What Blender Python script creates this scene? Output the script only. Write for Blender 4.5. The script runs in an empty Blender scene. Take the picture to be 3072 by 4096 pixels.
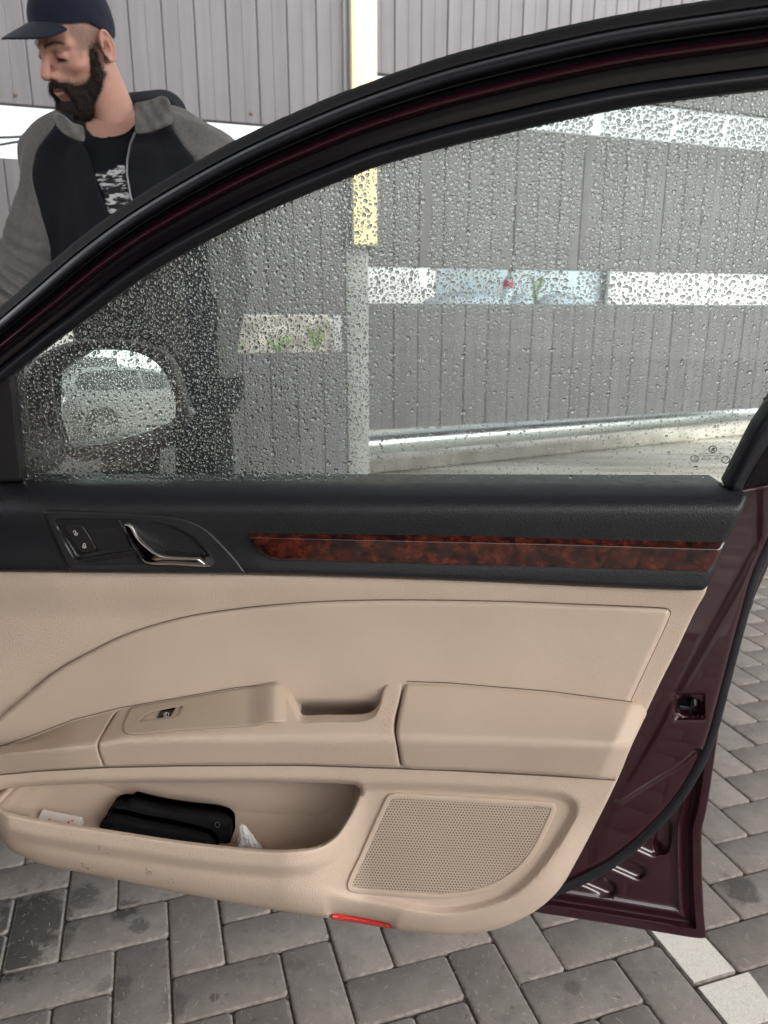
import bpy, bmesh, math, random
import numpy as np
from mathutils import Vector, Matrix, noise as mnoise
from mathutils.geometry import delaunay_2d_cdt
random.seed(7); rng = np.random.default_rng(7)
S = bpy.context.scene; COL = S.collection; PI = math.pi; RAD = math.radians

# ------------------------------------------------------------------ camera, sky, sun, exposure
CAM_H = 1.16; PITCH = RAD(15); FPX = 3000.0
cam = bpy.data.objects.new('camera', bpy.data.cameras.new('camera')); COL.objects.link(cam)
cam.location = (0, 0, CAM_H); cam.rotation_euler = (RAD(90) - PITCH, 0, 0)
cam.data.sensor_fit = 'VERTICAL'; cam.data.sensor_height = 36.0; cam.data.lens = FPX / 4096 * 36
cam.data.clip_start = 0.02; cam.data.clip_end = 2000
cam.data.dof.use_dof = True; cam.data.dof.focus_distance = 0.95; cam.data.dof.aperture_fstop = 7.0
S.camera = cam
SUN_EL, SUN_ROT = RAD(38), RAD(125)
w = bpy.data.worlds.new('World'); S.world = w; w.use_nodes = True
nt = w.node_tree; bg = nt.nodes['Background']
sky = nt.nodes.new('ShaderNodeTexSky'); sky.sky_type = 'NISHITA'; sky.sun_disc = False
sky.sun_elevation = SUN_EL; sky.sun_rotation = SUN_ROT; sky.air_density = 1.0; sky.dust_density = 4.0; sky.ozone_density = 1.0
hs = nt.nodes.new('ShaderNodeHueSaturation'); hs.inputs['Saturation'].default_value = 0.12
nt.links.new(sky.outputs[0], hs.inputs['Color']); nt.links.new(hs.outputs[0], bg.inputs['Color'])
bg.inputs['Strength'].default_value = 0.15
sun = bpy.data.objects.new('sun', bpy.data.lights.new('sun', 'SUN')); COL.objects.link(sun)
sun.data.energy = 0.6; sun.data.angle = RAD(35); sun.data.color = (1.0, 0.95, 0.88)
sd = Vector((math.sin(SUN_ROT) * math.cos(SUN_EL), math.cos(SUN_ROT) * math.cos(SUN_EL), math.sin(SUN_EL)))
sun.rotation_euler = sd.to_track_quat('Z', 'Y').to_euler(); sun.location = (2, -3, 8)
S.view_settings.view_transform = 'Standard'; S.view_settings.look = 'None'
S.view_settings.gamma = 1; S.view_settings.exposure = 1.47; S.view_settings.use_curve_mapping = False
S.render.engine = 'CYCLES'; S.cycles.max_bounces = 10; S.cycles.transmission_bounces = 10; S.cycles.transparent_max_bounces = 16
S.cycles.caustics_refractive = False; S.cycles.caustics_reflective = False; S.cycles.use_denoising = True

# ------------------------------------------------------------------ projection between the frame and the place
CF = np.array([0, math.cos(PITCH), -math.sin(PITCH)]); CR = np.array([1., 0, 0]); CU = np.array([0, math.sin(PITCH), math.cos(PITCH)])
CC = np.array([0, 0, CAM_H])
def rays(x, y):
    x = np.asarray(x, float); y = np.asarray(y, float)
    return CF + CR * ((x - 1536) / FPX)[..., None] + CU * ((2048 - y) / FPX)[..., None]
def hit(x, y, pt, n, off=0.0):
    d = rays(x, y); n = np.asarray(n, float)
    t = (np.asarray(off, float) - (CC - np.asarray(pt, float)) @ n) / (d @ n)
    return CC + d * t[..., None]
def toPx(P):
    q = np.asarray(P, float) - CC; dz = q @ CF
    return np.stack([1536 + FPX * (q @ CR) / dz, 2048 - FPX * (q @ CU) / dz], -1), dz

# ------------------------------------------------------------------ door frame of reference
YAW = RAD(5)
DU = np.array([math.cos(YAW), -math.sin(YAW), 0]); DN = np.array([-math.sin(YAW), -math.cos(YAW), 0]); DZ = np.array([0, 0, 1.])
DOOR0 = np.array([0, 0.89, 0.26])
BELT = np.array([0, 0.89, 0.966]); LEAN = RAD(13)
NUP = DN * math.cos(LEAN) - DZ * math.sin(LEAN)
PLANES = {'low': (BELT, DN), 'up': (BELT, NUP)}
def local(P):                       # world -> door-local (x along the door, y outward, z up)
    q = np.asarray(P) - DOOR0
    return np.stack([q @ DU, -(q @ DN), q @ DZ], -1)
def P(x, y, wv=0.0, plane='low'):
    pt, n = PLANES[plane]
    return local(hit(x, y, pt, n, wv))
OUT = {'low': np.array([0, 1., 0]), 'up': np.array([0, math.cos(LEAN), math.sin(LEAN)])}   # door-local outward direction

# ------------------------------------------------------------------ objects
def link(name, me, mat=None, parent=None, smooth=True, sharp=35):
    o = bpy.data.objects.new(name, me); COL.objects.link(o)
    if mat is not None and not me.materials:
        for m in (mat if isinstance(mat, (list, tuple)) else [mat]): me.materials.append(m)
    if smooth and len(me.polygons):
        me.shade_smooth()
        if sharp: me.set_sharp_from_angle(angle=RAD(sharp))
    if parent: o.parent = parent
    return o
def mesh(name, V, Fc):
    me = bpy.data.meshes.new(name); me.from_pydata([tuple(map(float, v)) for v in V], [], [tuple(map(int, f)) for f in Fc]); me.update()
    return me
def tag(o, label=None, cat=None, group=None, kind=None):
    if label: o['label'] = label
    if cat: o['category'] = cat
    if group: o['group'] = group
    if kind: o['kind'] = kind
    return o
def empty(name, loc=(0, 0, 0), rz=0.0):
    o = bpy.data.objects.new(name, None); COL.objects.link(o); o.empty_display_size = 0.1
    o.location = loc; o.rotation_euler = (0, 0, rz); return o
def bm_obj(name, bm, mat, parent=None, smooth=True, sharp=35):
    me = bpy.data.meshes.new(name); bmesh.ops.recalc_face_normals(bm, faces=bm.faces[:]); bm.to_mesh(me); bm.free()
    return link(name, me, mat, parent, smooth, sharp)
def box(bm, c, s, rot=None, bev=0.0, seg=2):
    r = bmesh.ops.create_cube(bm, size=1.0); vs = r['verts']
    bmesh.ops.scale(bm, vec=s, verts=vs)
    if bev:
        es = list({e for v in vs for e in v.link_edges})
        nb = bmesh.ops.bevel(bm, geom=es, offset=bev, segments=seg, affect='EDGES', profile=0.5)
        vs = [v for v in set(list(nb['verts']) + [v for v in vs if v.is_valid]) if v.is_valid]
    if rot is not None: bmesh.ops.rotate(bm, cent=(0, 0, 0), matrix=rot, verts=vs)
    bmesh.ops.translate(bm, vec=c, verts=vs); return vs
def tube(path, rad, n=10, closed=False):
    path = [Vector(p) for p in path]; V = []; Fc = []; m = len(path)
    up = None
    for i, p in enumerate(path):
        a = path[(i - 1) % m] if (closed or i > 0) else p; b = path[(i + 1) % m] if (closed or i < m - 1) else p
        t = (b - a).normalized()
        if up is None:
            up = Vector((0, 0, 1)) if abs(t.z) < .9 else Vector((1, 0, 0))
        s = t.cross(up).normalized(); up = s.cross(t).normalized()
        r = rad[i] if hasattr(rad, '__len__') else rad
        for k in range(n):
            an = 2 * PI * k / n; V.append(p + s * (r * math.cos(an)) + up * (r * math.sin(an)))
    for i in range(m if closed else m - 1):
        for k in range(n):
            j = (i + 1) % m
            Fc.append((i * n + k, i * n + (k + 1) % n, j * n + (k + 1) % n, j * n + k))
    if not closed:
        Fc.append(tuple(range(n))[::-1]); Fc.append(tuple((m - 1) * n + k for k in range(n)))
    return V, Fc

# ------------------------------------------------------------------ materials
def pm(name, col, rough=.5, metal=0., spec=.5, coat=0., coat_r=.05, var=None, bump=None, ior=None, sheen=0., rvar=None, coords='Object'):
    m = bpy.data.materials.new(name); m.use_nodes = True; t = m.node_tree; N = t.nodes; L = t.links
    b = N['Principled BSDF']; b.inputs['Base Color'].default_value = (*col, 1); b.inputs['Roughness'].default_value = rough
    b.inputs['Metallic'].default_value = metal; b.inputs['Specular IOR Level'].default_value = spec
    b.inputs['Coat Weight'].default_value = coat; b.inputs['Coat Roughness'].default_value = coat_r
    if ior: b.inputs['IOR'].default_value = ior
    if sheen: b.inputs['Sheen Weight'].default_value = sheen; b.inputs['Sheen Roughness'].default_value = .6
    tc = N.new('ShaderNodeTexCoord'); src = tc.outputs[coords]
    if var:                                       # (scale, amount, [detail]) brightness variation
        n = N.new('ShaderNodeTexNoise'); n.inputs['Scale'].default_value = var[0]; n.inputs['Detail'].default_value = var[2] if len(var) > 2 else 6
        L.new(src, n.inputs['Vector'])
        mr = N.new('ShaderNodeMapRange'); mr.inputs['From Min'].default_value = .3; mr.inputs['From Max'].default_value = .7
        mr.inputs['To Min'].default_value = 1 - var[1]; mr.inputs['To Max'].default_value = 1 + var[1]; L.new(n.outputs[0], mr.inputs['Value'])
        mx = N.new('ShaderNodeVectorMath'); mx.operation = 'SCALE'; mx.inputs[0].default_value = col; L.new(mr.outputs[0], mx.inputs['Scale'])
        L.new(mx.outputs[0], b.inputs['Base Color'])
    if rvar:
        n = N.new('ShaderNodeTexNoise'); n.inputs['Scale'].default_value = rvar[0]; n.inputs['Detail'].default_value = 5; L.new(src, n.inputs['Vector'])
        mr = N.new('ShaderNodeMapRange'); mr.inputs['From Min'].default_value = .3; mr.inputs['From Max'].default_value = .7
        mr.inputs['To Min'].default_value = max(0, rough - rvar[1]); mr.inputs['To Max'].default_value = rough + rvar[1]
        L.new(n.outputs[0], mr.inputs['Value']); L.new(mr.outputs[0], b.inputs['Roughness'])
    prev = None
    for bp in (bump or []):                       # (kind, scale, strength, distance)
        kind, sc, st, ds = bp
        if kind == 'leather':
            n = N.new('ShaderNodeTexVoronoi'); n.feature = 'DISTANCE_TO_EDGE'; n.inputs['Scale'].default_value = sc
            nn = N.new('ShaderNodeTexNoise'); nn.inputs['Scale'].default_value = sc * .6; L.new(src, nn.inputs['Vector'])
            ad = N.new('ShaderNodeVectorMath'); ad.operation = 'MULTIPLY_ADD'; ad.inputs[1].default_value = (1.2 / sc,) * 3
            L.new(nn.outputs['Color'], ad.inputs[0]); L.new(src, ad.inputs[2]); L.new(ad.outputs[0], n.inputs['Vector'])
            mr = N.new('ShaderNodeMapRange'); mr.inputs['From Max'].default_value = .22; L.new(n.outputs['Distance'], mr.inputs['Value']); h = mr.outputs[0]
        else:
            n = N.new('ShaderNodeTexNoise'); n.inputs['Scale'].default_value = sc; n.inputs['Detail'].default_value = 4; L.new(src, n.inputs['Vector']); h = n.outputs[0]
        bn = N.new('ShaderNodeBump'); bn.inputs['Strength'].default_value = st; bn.inputs['Distance'].default_value = ds; L.new(h, bn.inputs['Height'])
        if prev: L.new(prev, bn.inputs['Normal'])
        prev = bn.outputs[0]
    if prev: L.new(prev, b.inputs['Normal'])
    return m
def emat(name, col, strength):
    m = bpy.data.materials.new(name); m.use_nodes = True; b = m.node_tree.nodes['Principled BSDF']
    b.inputs['Base Color'].default_value = (*[c * .12 for c in col], 1); b.inputs['Emission Color'].default_value = (*col, 1); b.inputs['Emission Strength'].default_value = strength
    return m

BEIGE_C = (.525, .412, .325)
M = {}
M['beige'] = pm('beige_plastic', BEIGE_C, .52, spec=.35, var=(9, .05), bump=[('leather', 330, .32, .0007), ('noise', 30, .05, .002)], rvar=(60, .06))
M['beige_soft'] = pm('beige_vinyl', tuple(c * .93 for c in BEIGE_C), .50, spec=.35, var=(7, .06), bump=[('leather', 560, .22, .0005), ('noise', 14, .08, .004)], rvar=(40, .06))
M['beige_dark'] = pm('beige_switch_plastic', (.415, .325, .252), .42, spec=.4, var=(12, .03), bump=[('noise', 900, .04, .0004)])
M['beige_in'] = pm('beige_pocket', tuple(c * .9 for c in BEIGE_C), .6, spec=.3, var=(9, .05), bump=[('noise', 700, .05, .0005)])
M['black_leather'] = pm('black_leather_grain', (.0115, .012, .0145), .42, spec=.42, var=(8, .10), bump=[('leather', 330, .24, .0009)], rvar=(50, .06))
M['black_satin'] = pm('black_satin_plastic', (.017, .017, .018), .36, spec=.45, rvar=(30, .05), bump=[('noise', 600, .04, .0005)])
M['black_gloss'] = pm('black_gloss', (.006, .006, .007), .12, spec=.5)
M['black_hole'] = pm('black_recess', (.004, .004, .004), .6, spec=.2)
M['rubber'] = pm('black_rubber', (.013, .014, .0175), .36, spec=.36, var=(20, .15), rvar=(30, .08))
M['rubber_matte'] = pm('matte_rubber', (.006, .006, .007), .75, spec=.15, var=(60, .3), bump=[('noise', 300, .3, .002)])
M['paint'] = pm('burgundy_paint', (.025, .0033, .0085), .30, metal=.0, spec=.3, coat=1., coat_r=.02, var=(1500, .2, 2), rvar=(6, .03))
M['chrome'] = pm('dark_chrome', (.46, .44, .42), .08, metal=1., rvar=(30, .03))
M['red_lens'] = pm('red_reflector', (.62, .012, .008), .12, spec=.6, coat=.6, bump=[('leather', 500, .7, .001)])
M['white_print'] = pm('white_print', (.75, .75, .74), .5)
M['grey_print'] = pm('black_print', (.012, .013, .013), .6)
M['steel'] = pm('grey_steel', (.35, .35, .36), .35, metal=.9)
# ------------------------------------------------------------------ outlines and moulded panels
def crom(pts, closed=True, step=12.0):
    """smooth curve through control points; a third element marks a sharp corner"""
    pts = [tuple(p) for p in pts]; n = len(pts)
    def seg(p0, p1, p2, p3):
        p0, p1, p2, p3 = map(np.array, (p0, p1, p2, p3))
        def tj(ti, a, b): return ti + max(np.linalg.norm(b - a), 1e-6) ** .5
        t0 = 0; t1 = tj(t0, p0, p1); t2 = tj(t1, p1, p2); t3 = tj(t2, p2, p3)
        k = max(2, int(np.linalg.norm(p2 - p1) / step * 2)); t = np.linspace(t1, t2, k, endpoint=False)[:, None]
        A1 = (t1 - t) / (t1 - t0) * p0 + (t - t0) / (t1 - t0) * p1; A2 = (t2 - t) / (t2 - t1) * p1 + (t - t1) / (t2 - t1) * p2; A3 = (t3 - t) / (t3 - t2) * p2 + (t - t2) / (t3 - t2) * p3
        B1 = (t2 - t) / (t2 - t0) * A1 + (t - t0) / (t2 - t0) * A2; B2 = (t3 - t) / (t3 - t1) * A2 + (t - t1) / (t3 - t1) * A3
        return (t2 - t) / (t2 - t1) * B1 + (t - t1) / (t2 - t1) * B2
    cs = [len(p) > 2 for p in pts]; q = [np.array(p[:2], float) for p in pts]
    out = []; corners = []
    for i in range(n if closed else n - 1):
        p1 = q[i]; p2 = q[(i + 1) % n]
        p0 = q[(i - 1) % n] if (closed or i > 0) and not cs[i] else p1 - (p2 - p1) * .5
        p3 = q[(i + 2) % n] if (closed or i < n - 2) and not cs[(i + 1) % n] else p2 + (p2 - p1) * .5
        s = seg(p0, p1, p2, p3)
        L = np.linalg.norm(np.diff(np.vstack([s, p2]), axis=0), axis=1); T = L.sum(); k = max(1, int(round(T / step)))
        cum = np.concatenate([[0], np.cumsum(L)]); full = np.vstack([s, p2]); tt = np.linspace(0, T, k, endpoint=False)
        out.append(np.stack([np.interp(tt, cum, full[:, 0]), np.interp(tt, cum, full[:, 1])], 1))
    if not closed: out.append(q[-1][None])
    return np.vstack(out)
def pdist(pts, poly, closed=True):
    a = poly; b = np.roll(poly, -1, 0)
    if not closed: a = poly[:-1]; b = poly[1:]
    out = np.empty(len(pts)); d = b - a; dd = (d ** 2).sum(1) + 1e-9
    for i in range(0, len(pts), 4000):
        p = pts[i:i + 4000, None, :]; t = np.clip(((p - a) * d).sum(2) / dd, 0, 1)
        out[i:i + 4000] = np.sqrt((((a + t[..., None] * d) - p) ** 2).sum(2).min(1))
    return out
def inside(pts, poly):
    x, y = pts[:, 0], pts[:, 1]; r = np.zeros(len(pts), bool); j = len(poly) - 1
    for i in range(len(poly)):
        xi, yi = poly[i]; xj, yj = poly[j]
        if yi != yj:
            c = ((yi > y) != (yj > y)) & (x < (xj - xi) * (y - yi) / (yj - yi) + xi); r ^= c
        j = i
    return r
def sdist(pts, poly):
    d = pdist(pts, poly); return np.where(inside(pts, poly), -d, d)
def area(poly): 
    return .5 * np.sum(poly[:, 0] * np.roll(poly[:, 1], -1) - np.roll(poly[:, 0], -1) * poly[:, 1])
def sm(a, b, x):
    t = np.clip((x - a) / (b - a), 0, 1); return t * t * (3 - 2 * t)
def softmin(a, b, k):
    h = np.clip(.5 + .5 * (b - a) / k, 0, 1); return b * (1 - h) + a * h - k * h * (1 - h)
def I(x, pts):
    return np.interp(x, [p[0] for p in pts], [p[1] for p in pts])

def panel(name, outline, wf, mat, parent, res=14., rim=.010, rnd=0., rdep=None, holes=(), plane='low', smooth_out=True, back=False, hrnd=0., hdep=0., hrim=None, extra=None, pfun=None, out=None, sharp=35, exrad=0.):
    ol = crom(outline, True, res) if smooth_out else np.array(outline, float)[:, :2]
    if area(ol) < 0: ol = ol[::-1]
    hl = []
    for h in holes:
        hh = np.array(h, float)
        if area(hh) > 0: hh = hh[::-1]
        hl.append(hh)
    lo, hi = ol.min(0), ol.max(0)
    gx = np.arange(lo[0], hi[0] + res, res); gy = np.arange(lo[1], hi[1] + res * .866, res * .866)
    G = np.stack(np.meshgrid(gx, gy), -1); G[1::2, :, 0] += res / 2; G = G.reshape(-1, 2)
    G = G[inside(G, ol)]; dd = pdist(G, ol); G = G[dd > max(rnd * 1.05, res * .55)]
    for h in hl:
        s = sdist(G, h); G = G[s > max(hrnd * 1.05, res * .55)]
    rings = []
    def ring(poly, dist, sgn):
        t = np.roll(poly, -1, 0) - np.roll(poly, 1, 0); t /= np.linalg.norm(t, axis=1)[:, None] + 1e-9
        nrm = np.stack([-t[:, 1], t[:, 0]], 1) * sgn; q = poly + nrm * dist
        ok = inside(q, ol) & (pdist(q, ol) > dist * .93)
        for h in hl: ok &= sdist(q, h) > dist * .93
        return q[ok]
    if rnd:
        for f in (.06, .2, .42, .7, 1.0): rings.append(ring(ol, rnd * f, 1))
    if hrnd:
        for h in hl:
            for f in (.06, .2, .42, .7, 1.0): rings.append(ring(h, hrnd * f, 1))
    if extra is not None:
        e = np.asarray(extra, float); e = e[inside(e, ol)]; e = e[pdist(e, ol) > res * .3]; rings.append(e)
        if exrad:
            ks = set()
            for q in e: ks.add((int(q[0] // exrad), int(q[1] // exrad)))
            G = np.array([g for g in G if not any((int(g[0] // exrad) + a, int(g[1] // exrad) + b) in ks for a in (-1, 0, 1) for b in (-1, 0, 1))])
    if rings:
        Rg = np.vstack(rings)
        # thin out points that fall on one another
        key = np.round(Rg / (res * .22)).astype(int); _, ix = np.unique(key, axis=0, return_index=True); Rg = Rg[np.sort(ix)]
        G = np.vstack([Rg, G])
    verts = [ol] + hl; edges = []; off = 0
    for loop in verts:
        n = len(loop); edges += [(off + i, off + (i + 1) % n) for i in range(n)]; off += n
    allp = np.vstack(verts + [G])
    r = delaunay_2d_cdt([Vector(p) for p in allp], edges, [], 0, 1e-4)
    V2 = np.array([tuple(v) for v in r[0]]); F2 = np.array([f for f in r[2] if len(f) == 3])
    c = V2[F2].mean(1); ok = inside(c, ol)
    for h in hl: ok &= ~inside(c, h)
    F2 = F2[ok]
    used = np.unique(F2); mp = -np.ones(len(V2), int); mp[used] = np.arange(len(used)); V2 = V2[used]; F2 = mp[F2]
    d = pdist(V2, ol)
    W = wf(V2[:, 0], V2[:, 1], d) if callable(wf) else np.full(len(V2), float(wf))
    if rnd:
        k = 1 - np.clip(d / rnd, 0, 1); W = W - (rdep if rdep is not None else rnd * 3e-4) * (1 - np.sqrt(np.clip(1 - k * k, 0, 1)))
    if hrnd:
        for h in hl:
            k = 1 - np.clip(np.abs(sdist(V2, h)) / hrnd, 0, 1); W = W - hdep * (1 - np.sqrt(np.clip(1 - k * k, 0, 1)))
    P3 = (pfun or (lambda x, y, ww: P(x, y, ww, plane)))(V2[:, 0], V2[:, 1], W)
    o3 = OUT[plane] if out is None else np.asarray(out, float)
    # image y grows downward: faces turned to the viewer
    a, b_, c_ = P3[F2[:, 0]], P3[F2[:, 1]], P3[F2[:, 2]]
    nn = np.cross(b_ - a, c_ - a) @ o3; F2 = np.where((nn > 0)[:, None], F2[:, ::-1], F2)
    # boundary edges
    E = {}
    for f in F2:
        for i in range(3):
            e = (f[i], f[(i + 1) % 3]); E[e] = 1
    bd = [e for e in E if (e[1], e[0]) not in E]
    V = list(P3); Fc = [tuple(f) for f in F2]
    if rim:
        nb = {}
        for e in bd:
            for v in e:
                if v not in nb: nb[v] = len(V); V.append(P3[v] + o3 * (hrim if (hrim is not None and hl and min(abs(sdist(V2[v:v + 1], h)[0]) for h in hl) < 20.0) else rim))
        for a_, b2 in bd: Fc.append((b2, a_, nb[a_], nb[b2]))
        if back:
            bmp = {}
            for i in range(len(P3)):
                if i in nb: bmp[i] = nb[i]
                else: bmp[i] = len(V); V.append(P3[i] + o3 * rim)
            for f in F2: Fc.append((bmp[f[2]], bmp[f[1]], bmp[f[0]]))
    return link(name, mesh(name, V, Fc), mat, parent, True, sharp)

def ribbon(name, path, width, wv, mat, parent, plane='low', closed=False, lift=.0006):
    """a flat printed stroke of the given pixel width, laid on a surface"""
    p = np.array(path, float); n = len(p); V = []; Fc = []
    for i in range(n):
        a = p[i - 1] if (i > 0 or closed) else p[i]; b = p[(i + 1) % n] if (i < n - 1 or closed) else p[i]
        t = b - a; t /= np.linalg.norm(t) + 1e-9; nn = np.array([-t[1], t[0]]) * width / 2
        V += [p[i] - nn, p[i] + nn]
    V = np.array(V)
    for i in range(n if closed else n - 1):
        j = (i + 1) % n; Fc.append((2 * i, 2 * i + 1, 2 * j + 1, 2 * j))
    return V, Fc
def arc(cx, cy, rx, ry, a0, a1, n=16):
    t = np.linspace(RAD(a0), RAD(a1), n); return np.stack([cx + rx * np.cos(t), cy - ry * np.sin(t)], 1)
def prints(name, shapes, wv, mat, parent, plane='low'):
    """shapes: list of (V2, faces) in frame coordinates -> ONE flat print"""
    V = []; Fc = []
    for v, f in shapes:
        o = len(V); V += list(v); Fc += [tuple(i + o for i in q) for q in f]
    V = np.array(V); wv_ = wv(V[:, 0], V[:, 1]) if callable(wv) else wv
    return link(name, mesh(name, P(V[:, 0], V[:, 1], wv_, plane), Fc), mat, parent, False)
def text_shape(body, cx, cy, height, mirror=False, align='CENTER'):
    cu = bpy.data.curves.new('txt', 'FONT'); cu.body = body; cu.size = 1.0; cu.align_x = align; cu.resolution_u = 3
    o = bpy.data.objects.new('txt', cu); COL.objects.link(o); dg = bpy.context.evaluated_depsgraph_get(); dg.update()
    me = bpy.data.meshes.new_from_object(o.evaluated_get(dg)); V = np.array([v.co[:2] for v in me.vertices]); Fc = [tuple(p.vertices) for p in me.polygons]
    bpy.data.objects.remove(o); bpy.data.curves.remove(cu); bpy.data.meshes.remove(me)
    s = height / .70; V = V * s
    return np.stack([cx + (-V[:, 0] if mirror else V[:, 0]), cy + height / 2 - V[:, 1]], 1), Fc
def poly_shape(pts):
    return np.array(pts, float), [tuple(range(len(pts)))]

def perforated(name, outline, pitch, hr, wf, mat, parent, plane='low', margin=4, ang=0.):
    ol = crom(outline, True, 12); lo, hi = ol.min(0) - pitch * 2, ol.max(0) + pitch * 2
    dx = pitch; dy = pitch * .866; V = []; Fc = []; cen = []
    ny = int((hi[1] - lo[1]) / dy) + 1; nx = int((hi[0] - lo[0]) / dx) + 1
    for j in range(ny):
        for i in range(nx): cen.append((lo[0] + i * dx + (dx / 2 if j % 2 else 0), lo[1] + j * dy))
    cen = np.array(cen)
    if ang:
        c0 = cen.mean(0); q = cen - c0; cen = c0 + np.stack([q[:, 0] * math.cos(ang) - q[:, 1] * math.sin(ang), q[:, 0] * math.sin(ang) + q[:, 1] * math.cos(ang)], 1)
    cen = cen[inside(cen, ol)]; cen = cen[pdist(cen, ol) > margin]
    an = np.arange(6) * PI / 3 + PI / 6 + ang
    R = pitch / math.sqrt(3)
    hexo = np.stack([np.cos(an), np.sin(an)], 1)
    allV = (cen[:, None, None, :] + np.stack([hexo * R, hexo * hr], 0)[None]).reshape(-1, 2)
    n = len(cen); base = (np.arange(n) * 12)[:, None, None]
    k = np.arange(6); q = np.stack([k, (k + 1) % 6, (k + 1) % 6 + 6, k + 6], 1)[None]
    Fq = (base + q).reshape(-1, 4)
    ww = wf(allV[:, 0], allV[:, 1]); P3 = P(allV[:, 0], allV[:, 1], ww, plane)
    a, b_, c_ = P3[Fq[0][0]], P3[Fq[0][1]], P3[Fq[0][2]]
    if np.cross(b_ - a, c_ - a) @ OUT[plane] > 0: Fq = Fq[:, ::-1]
    return link(name, mesh(name, P3, Fq), mat, parent, False)

# ------------------------------------------------------------------ smooth bodies from distance fields (surface nets)
def snets(f, lo, hi, h):
    lo = np.array(lo, float); hi = np.array(hi, float); n = np.ceil((hi - lo) / h).astype(int) + 1
    ax = [(lo[i] + h * np.arange(n[i])).astype(np.float32) for i in range(3)]
    X, Y, Z = np.meshgrid(*ax, indexing='ij'); v = f(X, Y, Z).astype(np.float32); s = v < 0
    c = s[:-1, :-1, :-1].astype(np.int8)
    tot = np.zeros(c.shape, np.int8)
    for a in (0, 1):
        for b in (0, 1):
            for d in (0, 1): tot += s[a:n[0] - 1 + a, b:n[1] - 1 + b, d:n[2] - 1 + d]
    act = (tot > 0) & (tot < 8); idx = -np.ones(c.shape, np.int64); ii = np.argwhere(act); idx[act] = np.arange(len(ii))
    acc = np.zeros((len(ii), 3)); cnt = np.zeros(len(ii))
    corners = [(a, b, d) for a in (0, 1) for b in (0, 1) for d in (0, 1)]
    for p in corners:
        for axn in range(3):
            if p[axn] == 0:
                q = list(p); q[axn] = 1
                v0 = v[ii[:, 0] + p[0], ii[:, 1] + p[1], ii[:, 2] + p[2]]; v1 = v[ii[:, 0] + q[0], ii[:, 1] + q[1], ii[:, 2] + q[2]]
                m = (v0 < 0) != (v1 < 0); t = np.where(m, v0 / np.where(m, v0 - v1, 1), 0)
                pos = ii + np.array(p); pos = pos.astype(float); pos[:, axn] += t
                acc += pos * m[:, None]; cnt += m
    V = lo + acc / cnt[:, None] * h
    F = []
    for axn in range(3):
        o1, o2 = [(1, 2), (2, 0), (0, 1)][axn]
        sl0 = [slice(None)] * 3; sl1 = [slice(None)] * 3; sl0[axn] = slice(0, -1); sl1[axn] = slice(1, None)
        ch = s[tuple(sl0)] != s[tuple(sl1)]; e = np.argwhere(ch)
        e = e[(e[:, o1] > 0) & (e[:, o2] > 0) & (e[:, o1] < n[o1] - 1) & (e[:, o2] < n[o2] - 1)]
        if not len(e): continue
        def g(d1, d2):
            k = e.copy(); k[:, o1] -= d1; k[:, o2] -= d2; return idx[k[:, 0], k[:, 1], k[:, 2]]
        q = np.stack([g(1, 1), g(0, 1), g(0, 0), g(1, 0)], 1)
        ins = s[e[:, 0], e[:, 1], e[:, 2]]; q = np.where(ins[:, None], q, q[:, ::-1]); F.append(q)
    return V, np.vstack(F)
def sU(a, b, k):
    h = np.clip(.5 + .5 * (b - a) / k, 0, 1); return b * (1 - h) + a * h - k * h * (1 - h)
def sS(a, b, k):                  # a minus b, smoothed
    return -sU(-a, b, k)
def ell(X, Y, Z, c, r):
    x, y, z = (X - c[0]) / r[0], (Y - c[1]) / r[1], (Z - c[2]) / r[2]
    k0 = np.sqrt(x * x + y * y + z * z); k1 = np.sqrt((x / r[0]) ** 2 + (y / r[1]) ** 2 + (z / r[2]) ** 2) + 1e-6
    return k0 * (k0 - 1) / k1
def cap(X, Y, Z, a, b, ra, rb=None):
    rb = ra if rb is None else rb; a = np.array(a, float); b = np.array(b, float); d = b - a; L = d @ d
    t = np.clip(((X - a[0]) * d[0] + (Y - a[1]) * d[1] + (Z - a[2]) * d[2]) / L, 0, 1)
    return np.sqrt((X - a[0] - t * d[0]) ** 2 + (Y - a[1] - t * d[1]) ** 2 + (Z - a[2] - t * d[2]) ** 2) - (ra + (rb - ra) * t)
def wob(X, Y, Z, f, a, ph=0.):
    return a * (np.sin(f * X + 1.3 + ph) * np.sin(f * 1.17 * Y + .7 + ph) + np.sin(f * .83 * Z + 2.1 + ph) * np.sin(f * 1.31 * X + ph) + np.sin(f * 1.9 * Y + f * 1.3 * Z + ph)) / 3
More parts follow.
